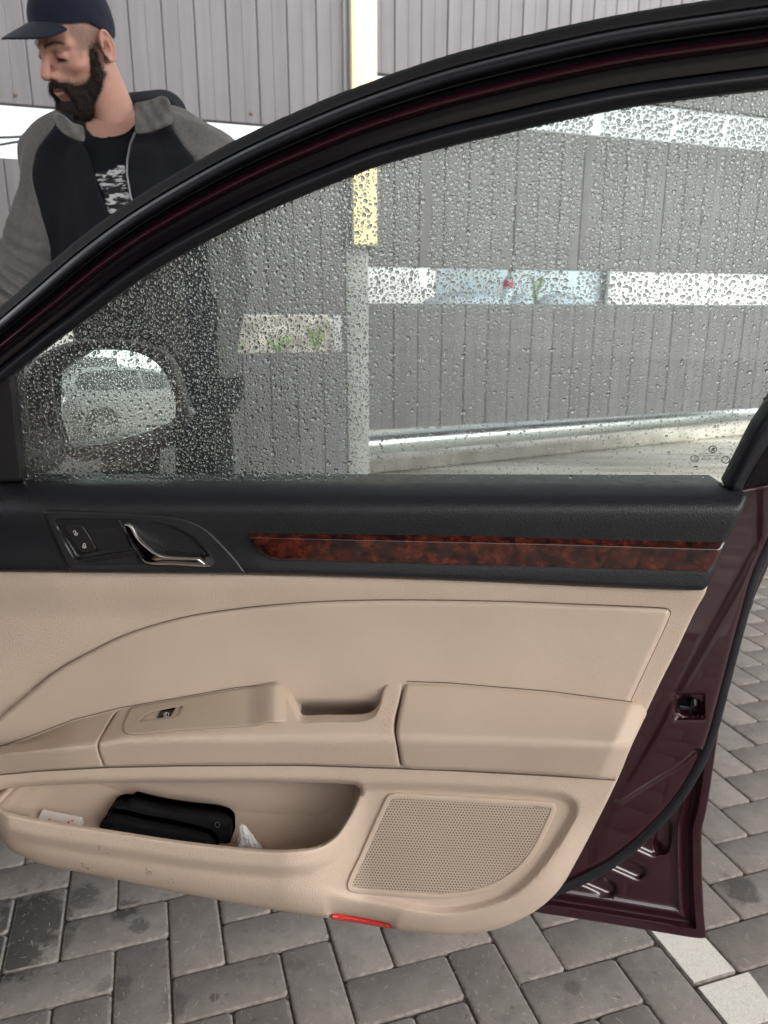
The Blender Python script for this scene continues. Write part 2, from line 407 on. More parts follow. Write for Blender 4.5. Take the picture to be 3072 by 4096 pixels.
# ------------------------------------------------------------------ ground and paving
def paver_mat():
    m = pm('concrete_paver', (.165, .143, .125), .85, spec=.25); t = m.node_tree; N = t.nodes; L = t.links; b = N['Principled BSDF']
    oi = N.new('ShaderNodeObjectInfo'); geo = N.new('ShaderNodeNewGeometry'); pos = geo.outputs['Position']
    def noi(sc, det, rough=.5):
        n = N.new('ShaderNodeTexNoise'); n.inputs['Scale'].default_value = sc; n.inputs['Detail'].default_value = det; n.inputs['Roughness'].default_value = rough; L.new(pos, n.inputs['Vector']); return n.outputs[0]
    def mr(v, a, b_, c, d):
        n = N.new('ShaderNodeMapRange'); L.new(v, n.inputs['Value'])
        for k, x in zip(('From Min', 'From Max', 'To Min', 'To Max'), (a, b_, c, d)): n.inputs[k].default_value = x
        return n.outputs[0]
    def mul(a, b_):
        n = N.new('ShaderNodeMath'); n.operation = 'MULTIPLY'; L.new(a, n.inputs[0]); L.new(b_, n.inputs[1]); return n.outputs[0]
    f = mr(oi.outputs['Random'], 0, 1, .86, 1.12)
    f = mul(f, mr(noi(420, 3, .7), .3, .7, .88, 1.12))            # sand grain
    f = mul(f, mr(noi(26, 6, .65), .35, .68, .86, 1.10))          # cloudy wear
    f = mul(f, mr(noi(4.3, 6, .65), .58, .70, 1.0, .60))           # oil and water stains
    f = mul(f, mr(noi(48, 4, .65), .60, .70, 1.0, .74))            # small spots
    f = mul(f, mr(noi(150, 2, .5), .68, .75, 1.0, 1.3))           # pale specks
    wet = None                                                     # oil and water spilt at a few places, each with its own ragged shape
    rag = noi(38, 6, .7)
    for (sx, sy, rr, dk) in ((110, 3690, .17, .85), (60, 3830, .10, .9), (330, 3590, .07, .6), (500, 3640, .055, .75), (560, 3700, .04, .6), (460, 3950, .06, .45), (700, 4010, .05, .4), (2960, 3555, .075, .65), (858, 3990, .018, .6), (2285, 3945, .03, .35), (1180, 3860, .03, .25), (240, 3760, .05, .5)):
        c = hit(sx, sy, (0, 0, 0), (0, 0, 1.))
        d = N.new('ShaderNodeVectorMath'); d.operation = 'DISTANCE'; L.new(pos, d.inputs[0]); d.inputs[1].default_value = tuple(c)
        e = mr(d.outputs['Value'], 0, rr, 1.0, 0.0); q = N.new('ShaderNodeMath'); q.operation = 'MULTIPLY_ADD'; L.new(e, q.inputs[0]); q.inputs[1].default_value = .75; L.new(rag, q.inputs[2])
        e = mr(q.outputs[0], .80, .98, 0, dk)
        if wet is None: wet = e
        else:
            q = N.new('ShaderNodeMath'); q.operation = 'MAXIMUM'; L.new(wet, q.inputs[0]); L.new(e, q.inputs[1]); wet = q.outputs[0]
    f = mul(f, mr(wet, 0, 1, 1.0, .22))
    sc = N.new('ShaderNodeVectorMath'); sc.operation = 'SCALE'
    mixc = N.new('ShaderNodeMix'); mixc.data_type = 'RGBA'; mixc.inputs['A'].default_value = (.225, .196, .172, 1); mixc.inputs['B'].default_value = (.200, .183, .172, 1)
    L.new(noi(3.2, 4), mixc.inputs['Factor']); L.new(mixc.outputs['Result'], sc.inputs[0]); L.new(f, sc.inputs['Scale']); L.new(sc.outputs[0], b.inputs['Base Color'])
    L.new(mr(noi(4.3, 6, .65), .56, .68, .88, .50), b.inputs['Roughness'])
    bn = N.new('ShaderNodeBump'); bn.inputs['Strength'].default_value = .55; bn.inputs['Distance'].default_value = .0014; L.new(noi(500, 4, .7), bn.inputs['Height']); L.new(bn.outputs[0], b.inputs['Normal'])
    return m
M['paver'] = paver_mat()
M['paver_edge'] = pm('sanded_paver_edge', (.222, .196, .173), .9, spec=.2, var=(90, .30), bump=[('noise', 400, .6, .0015)])
M['joint'] = pm('joint_sand', (.10, .086, .073), .95, spec=.1, var=(160, .35), bump=[('noise', 350, .8, .003)])
def concrete_mat():
    m = pm('wet_concrete', (.34, .32, .285), .55, spec=.4); t = m.node_tree; N = t.nodes; L = t.links; b = N['Principled BSDF']
    tc = N.new('ShaderNodeTexCoord'); mp = N.new('ShaderNodeMapping'); mp.inputs['Rotation'].default_value[2] = RAD(-27); mp.inputs['Scale'].default_value = (.45, 5, 1); L.new(tc.outputs['Object'], mp.inputs['Vector'])
    n = N.new('ShaderNodeTexNoise'); n.inputs['Scale'].default_value = 1.3; n.inputs['Detail'].default_value = 5; L.new(mp.outputs[0], n.inputs['Vector'])
    cr = N.new('ShaderNodeValToRGB'); cr.color_ramp.elements[0].position = .36; cr.color_ramp.elements[0].color = (.20, .18, .15, 1); cr.color_ramp.elements[1].position = .62; cr.color_ramp.elements[1].color = (.47, .44, .39, 1)
    L.new(n.outputs[0], cr.inputs[0]); L.new(cr.outputs[0], b.inputs['Base Color']); return m
M['concrete'] = concrete_mat()
def sheet(name, x0, x1, y0, y1, z, mat):
    o = link(name, mesh(name, [(x0, y0, z), (x1, y0, z), (x1, y1, z), (x0, y1, z)], [(0, 1, 2, 3)]), mat, None, False); tag(o, kind='structure'); return o
ground = sheet('ground', -400, 400, -400, 400, -.034, M['concrete']); tag(ground, 'pale streaked concrete ground reaching out past the grey wall')
pavement = sheet('pavement', -3.4, 4.2, -1.2, 3.9, -.008, M['joint']); tag(pavement, 'sand bed and joints of the grey herringbone paving')

UN = .0985; PA = RAD(17.3); PO = np.array([.239, 1.076]); E1 = np.array([math.cos(PA), math.sin(PA)]); E2 = np.array([-math.sin(PA), math.cos(PA)])
def paver_mesh(name, lx, ly, h=.028, ch=.0040, j=.0028):
    x, y = lx / 2 - j / 2, ly / 2 - j / 2; V = []; r = .006
    def rect(dx, z):
        for sx, sy in ((-1, -1), (1, -1), (1, 1), (-1, 1)): 
            # small chamfer at each corner
            cx, cy = sx * (x - dx), sy * (y - dx)
            a = (cx - sx * r, cy); b = (cx, cy - sy * r)
            for q in ((a, b) if sx * sy < 0 else (b, a)): V.append((q[0], q[1], z))
    rect(ch, 0); rect(ch * .35, -ch * .35); rect(0, -ch); 
    F = [tuple(range(8))]
    for k in range(2):
        for i in range(8): F.append((k * 8 + i, k * 8 + 8 + i, k * 8 + 8 + (i + 1) % 8, k * 8 + (i + 1) % 8))
    n = len(V)
    for i in range(8): V.append((V[16 + i][0], V[16 + i][1], -h))
    for i in range(8): F.append((16 + i, n + i, n + (i + 1) % 8, 16 + (i + 1) % 8))
    bm = bmesh.new(); vs = [bm.verts.new(v) for v in V]
    for f in F: bm.faces.new([vs[i] for i in f])
    bmesh.ops.recalc_face_normals(bm, faces=bm.faces[:]); me = bpy.data.meshes.new(name); bm.to_mesh(me); bm.free()
    me.materials.append(M['paver']); me.materials.append(M['paver_edge'])
    for p in me.polygons: p.material_index = 1 if .15 < p.normal.z < .97 else 0
    me.shade_smooth(); me.set_sharp_from_angle(angle=RAD(60)); return me
PM = [paver_mesh('paver', 2 * UN, UN), paver_mesh('paver', UN, 2 * UN)]
spots = []
for a in range(-80, 80):
    for b in range(-60, 60):
        for kind in (0, 1):
            i, j = a + 2 * b, a - 2 * b
            c = (np.array([i + 1, j - .5]) if kind == 0 else np.array([i + .5, j + 1])) * UN
            xy = PO + E1 * c[0] + E2 * c[1]
            if -3.3 < xy[0] < 4.1 and -1.1 < xy[1] < 3.8: spots.append((kind, xy))
def seen(xy):
    q, dz = toPx(np.array([xy[0], xy[1], 0.]))
    if dz < .2 or not (-170 < q[0] < 3230 and q[1] < 4300): return 0
    if q[0] > 2780 and q[1] > 2150: return 1 / dz
    low = I(q[0], [(0, 3340), (660, 3560), (1560, 3720), (2000, 3715), (2140, 3640), (2800, 3740)])
    return 1 / dz if q[1] > low - 130 else 0
sc_ = sorted([(seen(xy), k, xy) for k, xy in spots], key=lambda t: -t[0])
near = [s for s in sc_[:300] if s[0] > 0]; rest = sc_[len(near):]
for n_, (v, k, xy) in enumerate(near):
    o = bpy.data.objects.new('paver', PM[k]); COL.objects.link(o); o.parent = pavement
    o.location = (xy[0] + rng.normal(0, .0006), xy[1] + rng.normal(0, .0006), rng.normal(0, .0007)); o.rotation_euler = (rng.normal(0, .004), rng.normal(0, .004), PA + rng.normal(0, .004))
bmv = []; bmf = []; bmm = []
for v, k, xy in rest:
    me = PM[k]; o0 = len(bmv); c, s = math.cos(PA), math.sin(PA)
    for q in me.vertices: bmv.append((xy[0] + c * q.co.x - s * q.co.y, xy[1] + s * q.co.x + c * q.co.y, q.co.z))
    for f in me.polygons: bmf.append(tuple(o0 + i for i in f.vertices)); bmm.append(f.material_index)
o = link('paver_field', mesh('paver_field', bmv, bmf), [M['paver'], M['paver_edge']], pavement, True, 60); tag(o, kind='stuff'); o.data.polygons.foreach_set('material_index', bmm)

def pave(c):
    return np.array([*(PO + E1 * c[0] * UN + E2 * c[1] * UN)])
M['white_paint'] = pm('worn_white_paint', (.62, .585, .53), .8, spec=.25, var=(420, .16), bump=[('noise', 500, .5, .0012)])
bm = bmesh.new()
def slab(pts, z0, z1):
    n = len(pts); vb = [bm.verts.new((*p, z0)) for p in pts]; vm = [bm.verts.new((*(np.mean(pts, 0) + (np.array(p) - np.mean(pts, 0)) * 1.0), z1)) for p in pts]
    bm.faces.new(vm); 
    for i in range(n): bm.faces.new((vb[i], vb[(i + 1) % n], vm[(i + 1) % n], vm[i]))
jj = .055
slab([pave((3 + jj, -1 + jj)), pave((4 - jj, -1 + jj)), pave((4 - jj, 1 - jj)), pave((3 + jj, 1 - jj))], -.003, .0016)
arcp = [pave((4.16 - .02 * k - .012 * k * k, -1 - jj - k * .3)) for k in range(0, 4)]
slab([pave((3 + jj, -2 + jj)), pave((3.93, -2 + jj)), *arcp[::-1][1:], pave((3 + jj, -1 - jj))], -.003, .0016)
slab([pave((3 + jj, -4 + jj)), pave((3.85, -4 + jj)), pave((3.93, -2 - jj)), pave((3 + jj, -2 - jj))], -.003, .0016)
o = bm_obj('painted_line', bm, M['white_paint'], None, False); tag(o, 'worn white line painted across the grey pavers', kind='structure')

# bits of straw and lint lying on the paving
V = []; Fc = []
for _ in range(1300):
    px = rng.uniform(-100, 3170); py = rng.uniform(3330, 4180)
    p = hit(px, py, (0, 0, .0012), (0, 0, 1)); a = rng.uniform(0, 2 * PI); L_ = rng.uniform(.002, .009); wd = rng.uniform(.0002, .00045)
    if rng.random() < .12: L_ *= 2.2
    d = np.array([math.cos(a), math.sin(a), 0]); nrm = np.array([-d[1], d[0], 0]); b0 = len(V); bend = rng.normal(0, .25)
    for t in (0, .5, 1):
        q = p + d * L_ * (t - .5) + nrm * L_ * bend * t * t; q[2] = .0025 + .001 * t
        V += [q - nrm * wd, q + nrm * wd]
    Fc += [(b0, b0 + 2, b0 + 3, b0 + 1), (b0 + 2, b0 + 4, b0 + 5, b0 + 3)]
M['straw'] = pm('straw_bits', (.42, .37, .31), .9, spec=.1, var=(40, .3))
o = link('straw_litter', mesh('straw_litter', V, Fc), M['straw'], None, False); tag(o, 'fine straw and lint scattered on the pavers', kind='stuff')

# ------------------------------------------------------------------ partition wall of the wash bay
WYAW = RAD(20); W0 = np.array([-.143, 4.5]); WU = np.array([math.cos(WYAW), math.sin(WYAW)]); WN = np.array([math.sin(WYAW), -math.cos(WYAW)])
M['wall_grey'] = pm('grey_wall_panel', (.132, .127, .135), .55, spec=.4, var=(2.5, .07), rvar=(4, .1))
M['post_grey'] = pm('painted_post', (.30, .315, .30), .5, spec=.4, var=(6, .06))
def weather(m):      # panels differ a little from one another and carry faint run marks
    t = m.node_tree; N = t.nodes; L = t.links; b = N['Principled BSDF']; src = b.inputs['Base Color'].links[0].from_socket
    oi = N.new('ShaderNodeObjectInfo'); ge = N.new('ShaderNodeNewGeometry'); mp = N.new('ShaderNodeMapping'); mp.inputs['Scale'].default_value = (26, 26, 1.1); L.new(ge.outputs['Position'], mp.inputs['Vector'])
    n = N.new('ShaderNodeTexNoise'); n.inputs['Scale'].default_value = 1.; n.inputs['Detail'].default_value = 5; L.new(mp.outputs[0], n.inputs['Vector'])
    def mr(v, a, b_, c, d):
        q = N.new('ShaderNodeMapRange'); L.new(v, q.inputs['Value'])
        for k, x in zip(('From Min', 'From Max', 'To Min', 'To Max'), (a, b_, c, d)): q.inputs[k].default_value = x
        return q.outputs[0]
    k = N.new('ShaderNodeMath'); k.operation = 'MULTIPLY'; L.new(mr(oi.outputs['Random'], 0, 1, .94, 1.06), k.inputs[0]); L.new(mr(n.outputs[0], .35, .7, 1.05, .86), k.inputs[1])
    s = N.new('ShaderNodeVectorMath'); s.operation = 'SCALE'; L.new(src, s.inputs[0]); L.new(k.outputs[0], s.inputs['Scale']); L.new(s.outputs[0], b.inputs['Base Color'])
weather(M['wall_grey'])
STRIP = .155
def strip_mesh(z0, z1):
    # profile across one panel: (s, how far it stands out)
    pr = [(.0, .012), (.0018, .0122), (.0022, .0215), (.006, .024), (.0745, .024), (.0765, .0222), (.0785, .0222), (.0805, .024), (.149, .024), (.1530, .0215), (.1534, .0122), (.155, .012)]
    V = []; Fc = []
    for z in (z0, z1):
        for s, d in pr: V.append((s, -d, z))
    n = len(pr)
    for i in range(n - 1): Fc.append((i, i + 1, n + i + 1, n + i))
    Fc.append(tuple(range(n))[::-1]); Fc.append(tuple(range(n, 2 * n))); Fc.append((0, n, 2 * n - 1, n - 1))
    bm = bmesh.new(); vs = [bm.verts.new(v) for v in V]
    for f in Fc: bm.faces.new([vs[i] for i in f])
    bmesh.ops.recalc_face_normals(bm, faces=bm.faces[:]); me = bpy.data.meshes.new('wall_panel'); bm.to_mesh(me); bm.free(); me.materials.append(M['wall_grey'])
    return me
def partition(label, loc, yaw, rows_left, rows_right, nl, nr, posts):
    root = empty('partition_wall', (loc[0], loc[1], 0), yaw); tag(root, label, 'wall')
    for rows, s0, n in ((rows_left, -.075 - nl * STRIP, nl), (rows_right, .049, nr)):
        for z0, z1 in rows:
            me = strip_mesh(z0, z1)
            for k in range(n):
                o = bpy.data.objects.new('wall_panel', me); COL.objects.link(o); o.parent = root; o.location = (s0 + k * STRIP, rng.normal(0, .0008), 0)
            bm = bmesh.new()
            for zz in (z0, z1):
                if zz > .2: box(bm, (s0 + n * STRIP / 2, .004, zz + (.010 if zz == z0 else -.010)), (n * STRIP, .034, .026))
            bm_obj('edge_rail', bm, M['wall_grey'], root, False)
    for s, w_, z1 in posts:
        bm = bmesh.new(); box(bm, (s, .02, z1 / 2), (w_, .11, z1), bev=.006); bm_obj('post', bm, M['post_grey'], root)
    return root
wall = partition('grey metal panel wall with open gaps behind the man and the car window', W0, WYAW,
                 [(2.10, 2.90), (1.145, 1.86), (.10, .93)], [(2.40, 3.12), (1.41, 2.19), (.468, 1.20)], 18, 24, [(-.02, .135, 3.4), (3.86, .12, 3.4)])
def wpt(s, z, off=0.): # point on the wall, off = metres towards the viewer
    q = W0 + WU * s + WN * off; return np.array([q[0], q[1], z])
M['bolt'] = pm('rusty_bolt', (.16, .10, .07), .7)
for px_, py_ in ((63, 376), (1007, 452), (560, 410)):
    a = hit(px_, py_, (*(W0 + WN * .024), 0), (*WN, 0)); q = a[:2] - W0; bm = bmesh.new(); bmesh.ops.create_cone(bm, cap_ends=True, segments=6, radius1=.009, radius2=.008, depth=.010, matrix=Matrix.Rotation(RAD(90), 4, 'X'))
    o = bm_obj('bolt', bm, M['bolt'], wall, False); o.location = (q @ WU, -.028, a[2])
# upright light on the post
M['tube_glow'] = emat('warm_light', (1.0, .82, .44), .57)
M['tube_frame'] = pm('light_housing', (.55, .5, .4), .4)
tl = empty('tube_light', tuple(wpt(.012, 1.51, .075)), WYAW); tag(tl, 'long upright lamp glowing warm yellow on the grey wall post', 'lamp')
bm = bmesh.new(); box(bm, (0, .012, 1.0), (.150, .03, 2.0), bev=.008); bm_obj('lamp_housing', bm, M['tube_frame'], tl)
bm = bmesh.new(); box(bm, (0, -.008, 1.0), (.130, .022, 1.985), bev=.009, seg=3); bm_obj('diffuser', bm, M['tube_glow'], tl)

# ------------------------------------------------------------------ beyond the wall
def block(name, label, cat, c, s, yaw, mat, bev=.01):
    bm = bmesh.new(); box(bm, (0, 0, s[2] / 2), s, bev=bev); o = bm_obj(name, bm, mat); o.location = c; o.rotation_euler = (0, 0, yaw); tag(o, label, cat); return o
M['white_board'] = pm('white_board', (.72, .74, .74), .5, var=(3, .05))
M['pale_blue'] = pm('pale_blue_board', (.36, .44, .50), .5, var=(2, .12))
M['soil'] = pm('rough_old_plaster', (.46, .42, .37), .9, var=(7, .5, 8), bump=[('noise', 20, .8, .02)])
def beyond(px0, px1, off):
    # stretch of ground line behind the wall between two picture columns
    a = hit(px0, 1150, (*(W0 - WN * off), 0), (*WN, 0)); b = hit(px1, 1150, (*(W0 - WN * off), 0), (*WN, 0)); return a, b
for (nm, lb, ct, p0, p1, off, z0, z1, mt) in (
        ('white_board', 'plain white board standing behind the gap beside the lamp post', 'board', 1330, 1738, 2.4, .0, 2.0, 'white_board'),
        ('blue_board', 'pale blue board behind the weeds in the wall gap', 'board', 1742, 2425, 2.5, .0, 2.0, 'pale_blue'),
        ('white_board', 'wide white board seen through the right end of the wall gap', 'board', 2430, 3400, 2.4, .0, 2.0, 'white_board'),
        ('plaster_wall', 'stained old plaster wall low behind the left wall gap', 'wall', 400, 1325, 2.3, .0, 1.15, 'soil')):
    a, b = beyond(p0, p1, off); c = (a + b) / 2; L_ = np.linalg.norm((b - a)[:2])
    root = empty(nm, (c[0], c[1], -.03), WYAW); tag(root, lb, ct); zb = .78 if nm != 'plaster_wall' else 0.
    bm = bmesh.new(); box(bm, (0, 0, (zb + z1) / 2), (L_, .05, z1 - zb), bev=.008); bm_obj('board_face' if zb else 'wall_face', bm, M[mt], root)
    if zb:
        for sx in (-.46, .46): bm = bmesh.new(); box(bm, (L_ * sx, .05, .8), (.04, .04, 1.6)); bm_obj('post', bm, M['post_grey'], root)
def mound(name, label, px, py, wpx, hpx, off, mat):
    a = hit(px, py, (*(W0 - WN * off), 0), (*WN, 0)); r = wpx / FPX * 5.6 / 2; hh = hpx / FPX * 5.6
    bm = bmesh.new(); bmesh.ops.create_icosphere(bm, subdivisions=3, radius=1.0)
    for v in bm.verts: v.co *= 1 + .18 * mnoise.noise(v.co * 2.1 + Vector((px, 0, 0)))
    top = a[2]; bmesh.ops.scale(bm, vec=(r, .07, hh * .7), verts=bm.verts[:]); bmesh.ops.bisect_plane(bm, geom=bm.verts[:] + bm.edges[:] + bm.faces[:], plane_co=(0, 0, 0), plane_no=(0, 0, -1), clear_outer=True); bmesh.ops.holes_fill(bm, edges=bm.edges[:]); o = bm_obj(name, bm, mat); q_ = a; o.location = (q_[0], q_[1], 1.202); o.rotation_euler = (0, 0, WYAW); tag(o, label, 'covered heap'); return o
sh = bmesh.new(); box(sh, (2.1, .14, 1.188), (3.9, .24, .024), bev=.003); o = bm_obj('back_shelf', sh, M['post_grey'], wall)
M['heap'] = pm('blue_grey_cover', (.27, .33, .40), .7, var=(4, .2))
mound('covered_heap', 'blue grey covered heap behind the first weed in the wall gap', 1880, 1120, 330, 55, .14, M['heap'])
mound('covered_heap', 'blue grey covered heap just right of the tall weed', 2245, 1125, 190, 55, .14, M['heap'])
mound('covered_heap', 'small blue grey heap between the white bottle and the tall weed', 2085, 1125, 110, 50, .14, M['heap'])
# white bottle with red stopper
g0 = hit(2018, 1222, (*(W0 - WN * .12), 0), (*WN, 0)); g0[2] = 1.201
bt = empty('plastic_bottle', tuple(g0), .3); tag(bt, 'pale blue plastic bottle leaning in the wall gap', 'bottle')
def lathe(pr, n=20):
    V = []; Fc = []
    for r, z in pr:
        for k in range(n): V.append((r * math.cos(2 * PI * k / n), r * math.sin(2 * PI * k / n), z))
    m = len(pr)
    for i in range(m - 1):
        for k in range(n): Fc.append((i * n + k, i * n + (k + 1) % n, (i + 1) * n + (k + 1) % n, (i + 1) * n + k))
    Fc.append(tuple(range(n))[::-1]); Fc.append(tuple((m - 1) * n + k for k in range(n))); return V, Fc
M['bottle'] = pm('pale_blue_plastic', (.52, .66, .75), .35); M['pinkred'] = pm('pink_label', (.62, .08, .16), .4)
for nm, pr, mt in (('bottle_body', [(.030, 0), (.034, .006), (.034, .085), (.030, .10), (.034, .115), (.032, .15), (.014, .185), (.013, .20)], M['bottle']), ('cap', [(.016, .20), (.016, .224), (.013, .228)], M['pinkred']), ('label', [(.0347, .105), (.0352, .108), (.0352, .142), (.0347, .145)], M['pinkred'])):
    v, f = lathe(pr); o = link(nm, mesh(nm, v, f), mt, bt)
bt.rotation_euler = (0, RAD(9), .3)
M['weed'] = pm('fresh_green_leaf', (.30, .55, .05), .5, var=(30, .35)); M['stem'] = pm('green_stem', (.10, .16, .03), .6)
def weed(label, px, py, wpx, hpx, off, n, grp='green weeds growing in the wall gaps'):
    g = hit(px, py, (*(W0 - WN * off), 0), (*WN, 0)); g[2] = 1.2 if px > 1500 else .93; sc = 4.7 / FPX; W_ = wpx * sc; H_ = hpx * sc
    root = empty('weed', tuple(g)); tag(root, label, 'weed', grp)
    V = []; Fc = []; SV = []; SF = []
    for k in range(max(4, n // 6)):
        a = rng.uniform(0, 2 * PI); q = [np.array([0, 0, -.45]) if False else np.array([0., 0, -.02])]; tip = np.array([math.cos(a) * W_ * rng.uniform(.2, .5), math.sin(a) * W_ * .3, H_ * rng.uniform(.5, 1.)])
        pts = [q[0] + (tip - q[0]) * t + np.array([0, 0, .12 * H_ * math.sin(PI * t)]) for t in np.linspace(0, 1, 5)]
        v, f = tube(pts, .0022, 5); o0 = len(SV); SV += v; SF += [tuple(i + o0 for i in t) for t in f]
        for m_ in range(6):
            t = rng.uniform(.25, 1.); c = pts[0] + (tip - pts[0]) * t; c = c + np.array([0, 0, .12 * H_ * math.sin(PI * t)])
            d = rng.normal(0, 1, 3); d[2] = abs(d[2]) * .4; d /= np.linalg.norm(d); s_ = np.cross(d, rng.normal(0, 1, 3)); s_ /= np.linalg.norm(s_); Lf = rng.uniform(.016, .034); nn = np.cross(d, s_); b0 = len(V)
            V += [c, c + d * Lf * .45 + s_ * Lf * .24 + nn * .003, c + d * Lf, c + d * Lf * .45 - s_ * Lf * .24 + nn * .003]; Fc += [(b0, b0 + 1, b0 + 2), (b0, b0 + 2, b0 + 3)]
    link('foliage', mesh('foliage', V, Fc), M['weed'], root, False); link('stem', mesh('stem', SV, SF), M['stem'], root)
    return root
weed('low green weed tuft nearest the man in the left wall gap', 935, 1395, 70, 40, .06, 36)
weed('bushy green weed in the middle of the left wall gap', 1110, 1400, 110, 60, .06, 60)
weed('taller green weed at the right end of the left wall gap', 1268, 1400, 95, 110, .06, 60)
weed('broad low green weed left of the leaning bottle', 1885, 1224, 130, 40, .12, 48)
weed('tall thin weed with yellow green leaves right of the leaning bottle', 2140, 1224, 90, 130, .12, 60)
# galvanised pipe and kerb behind the foot of the right wall
PYAW = RAD(26.5); PUV = np.array([math.cos(PYAW), math.sin(PYAW)])
M['galv'] = pm('galvanised_pipe', (.50, .54, .55), .30, metal=.85, rvar=(5, .1))
p0 = hit(1380, 1785, (0, 4.75, 0), (math.sin(PYAW), -math.cos(PYAW), 0))
v, f = tube([p0 + np.array([*(PUV * t), 0]) for t in (-.5, 0, 1.5, 3, 4.2)], .070, 24)
o = link('steel_pipe', mesh('steel_pipe', v, f), M['galv']); tag(o, 'long silver steel pipe running low behind the wall foot', 'pipe')
M['kerb'] = pm('kerb_concrete', (.40, .37, .33), .8, var=(6, .2), bump=[('noise', 60, .5, .004)])
k0 = hit(1500, 1840, (0, 0, .06), (0, 0, 1.))
bm = bmesh.new(); box(bm, (1.6, 0, .02), (5.4, .13, .10), bev=.012); o = bm_obj('kerb', bm, M['kerb']); o.location = (k0[0], k0[1], 0); o.rotation_euler = (0, 0, PYAW); tag(o, 'low worn concrete kerb in front of the silver pipe', kind='structure')
for sgn, (xa, ya, xb, yb) in enumerate(((-60, 484, 300, 472), (-60, 520, 210, 476))):
    a = hit(xa, ya, (0, 5.2, 0), (0, 1, 0)); b = hit(xb, yb, (0, 5.6, 0), (0, 1, 0)); ext = (b - a)
    pts = [a - ext * 3 + (b - a + ext * 6) * t - np.array([0, 0, .10 * math.sin(PI * t)]) for t in np.linspace(0, 1, 14)]
    v, f = tube(pts, .010, 6); o = link('overhead_cable', mesh('overhead_cable', v, f), M['rubber']); tag(o, ['straight dark cable crossing the sky behind the man', 'lower dark cable sloping up behind the man'][sgn], 'cable')

# unseen canopy added over the wash bay, sized to shade door, man and paving
M['canopy'] = pm('canopy_sheet', (.42, .42, .42), .5, var=(2, .05))
cy = empty('shade_canopy', (0, -.2, 3.45)); tag(cy, 'unseen flat pale roof added over the wash bay to shade the car', 'roof')
bm = bmesh.new(); box(bm, (0, 0, .06), (11, 4.7, .06)); bm_obj('roof_sheet', bm, M['canopy'], cy, False)
for k in range(5): bm = bmesh.new(); box(bm, (-4.8 + 2.4 * k, 0, -.03), (.10, 4.7, .12), bev=.01); bm_obj('beam', bm, M['post_grey'], cy)
for sx in (-5.3, 5.3):
    for sy in (-2.1, 2.1): bm = bmesh.new(); box(bm, (sx, sy, -1.77), (.14, .14, 3.36), bev=.01); bm_obj('post', bm, M['post_grey'], cy)
# the burgundy car that the door belongs to, standing out of the picture on the left
pk = empty('parked_car', (-.78, 1.02, 0), math.atan2(-.966, .26)); tag(pk, 'burgundy car that the open door belongs to, left of the picture', 'car')
# local x runs to the rear of the car, local y to its outer side (negative y is the cabin)
def cbox(name, a, b, z, mat, bev=.02, par=None):
    bm = bmesh.new(); box(bm, ((a[0] + a[1]) / 2, -(b[0] + b[1]) / 2, (z[0] + z[1]) / 2) if False else ((a[0] + a[1]) / 2, -(b[0] + b[1]) / 2, (z[0] + z[1]) / 2), (a[1] - a[0], b[1] - b[0], z[1] - z[0]), bev=bev, seg=4); return bm_obj(name, bm, mat, par or pk)
cbox('sill', (-.1, 1.35), (0, .14), (.20, .38), M['rubber_matte'], .04)
cbox('floor_pan', (-.2, 2.4), (.1, 1.6), (.16, .27), M['rubber_matte'])
cbox('roof', (.45, 2.6), (.20, 1.45), (1.40, 1.455), M['paint'], .025)
cbox('headliner', (.46, 2.59), (.21, 1.44), (1.36, 1.42), M['beige_soft'], .01)
cbox('dashboard', (-.2, .22), (.10, 1.55), (.55, .98), M['black_satin'], .08)
cbox('bonnet', (-1.75, -.22), (.10, 1.62), (.28, .93), M['paint'], .14)
cbox('rear_body', (1.36, 3.4), (.0, 1.68), (.22, .98), M['paint'], .10)
cbox('middle_pillar', (1.38, 1.52), (.06, .14), (.9, 1.41), M['frame_black'] if 'frame_black' in M else M['black_gloss'], .02)
cbox('far_side', (-.2, 1.4), (1.58, 1.66), (.22, .98), M['paint'], .03)
st = empty('seat', (.85, -.5, .28)); st.parent = pk
bm = bmesh.new(); box(bm, (0, 0, .12), (.52, .50, .22), bev=.07, seg=4); bm_obj('cushion', bm, M['beige_soft'], st)
bm = bmesh.new(); box(bm, (.30, 0, .50), (.16, .48, .66), Matrix.Rotation(RAD(12), 3, 'Y'), bev=.06, seg=4); bm_obj('backrest', bm, M['beige_soft'], st)
# ------------------------------------------------------------------ the open car door
door = empty('car_door', tuple(DOOR0), -YAW); tag(door, 'open burgundy car door with beige and black inner trim and rain spotted window', 'car door')

# --- curves of the window frame, in picture coordinates
O_TOP = crom([(-190, 1388), (-80, 1296), (0, 1230), (60, 1181), (120, 1121), (229, 1025), (330, 938), (452, 850), (542, 787), (663, 714), (784, 645), (886, 587), (966, 544), (1099, 484), (1232, 424), (1384, 362), (1497, 319), (1629, 271), (1789, 219), (2000, 164), (2112, 137), (2324, 88), (2500, 52), (2677, 24), (2889, -8), (3072, -36), (3400, -76), (3700, -84), (3900, -40), (4010, 60)], False, 26)
G_TOP = crom([(-150, 1655), (0, 1535), (42, 1497), (163, 1402), (235, 1347), (301, 1301), (446, 1190), (550, 1117), (657, 1049), (832, 954), (1000, 868), (1159, 797), (1391, 703), (1490, 664), (1696, 604), (1900, 552), (2000, 530), (2239, 476), (2522, 420), (2776, 385), (3072, 350), (3400, 316), (3600, 312), (3690, 330), (3735, 385)], False, 26)
t_ = np.linspace(0, len(G_TOP) - 1, 150); Gi = np.stack([np.interp(t_, np.arange(len(G_TOP)), G_TOP[:, k]) for k in (0, 1)], 1)
fine = np.stack([np.interp(np.linspace(0, len(O_TOP) - 1, 4000), np.arange(len(O_TOP)), O_TOP[:, k]) for k in (0, 1)], 1)
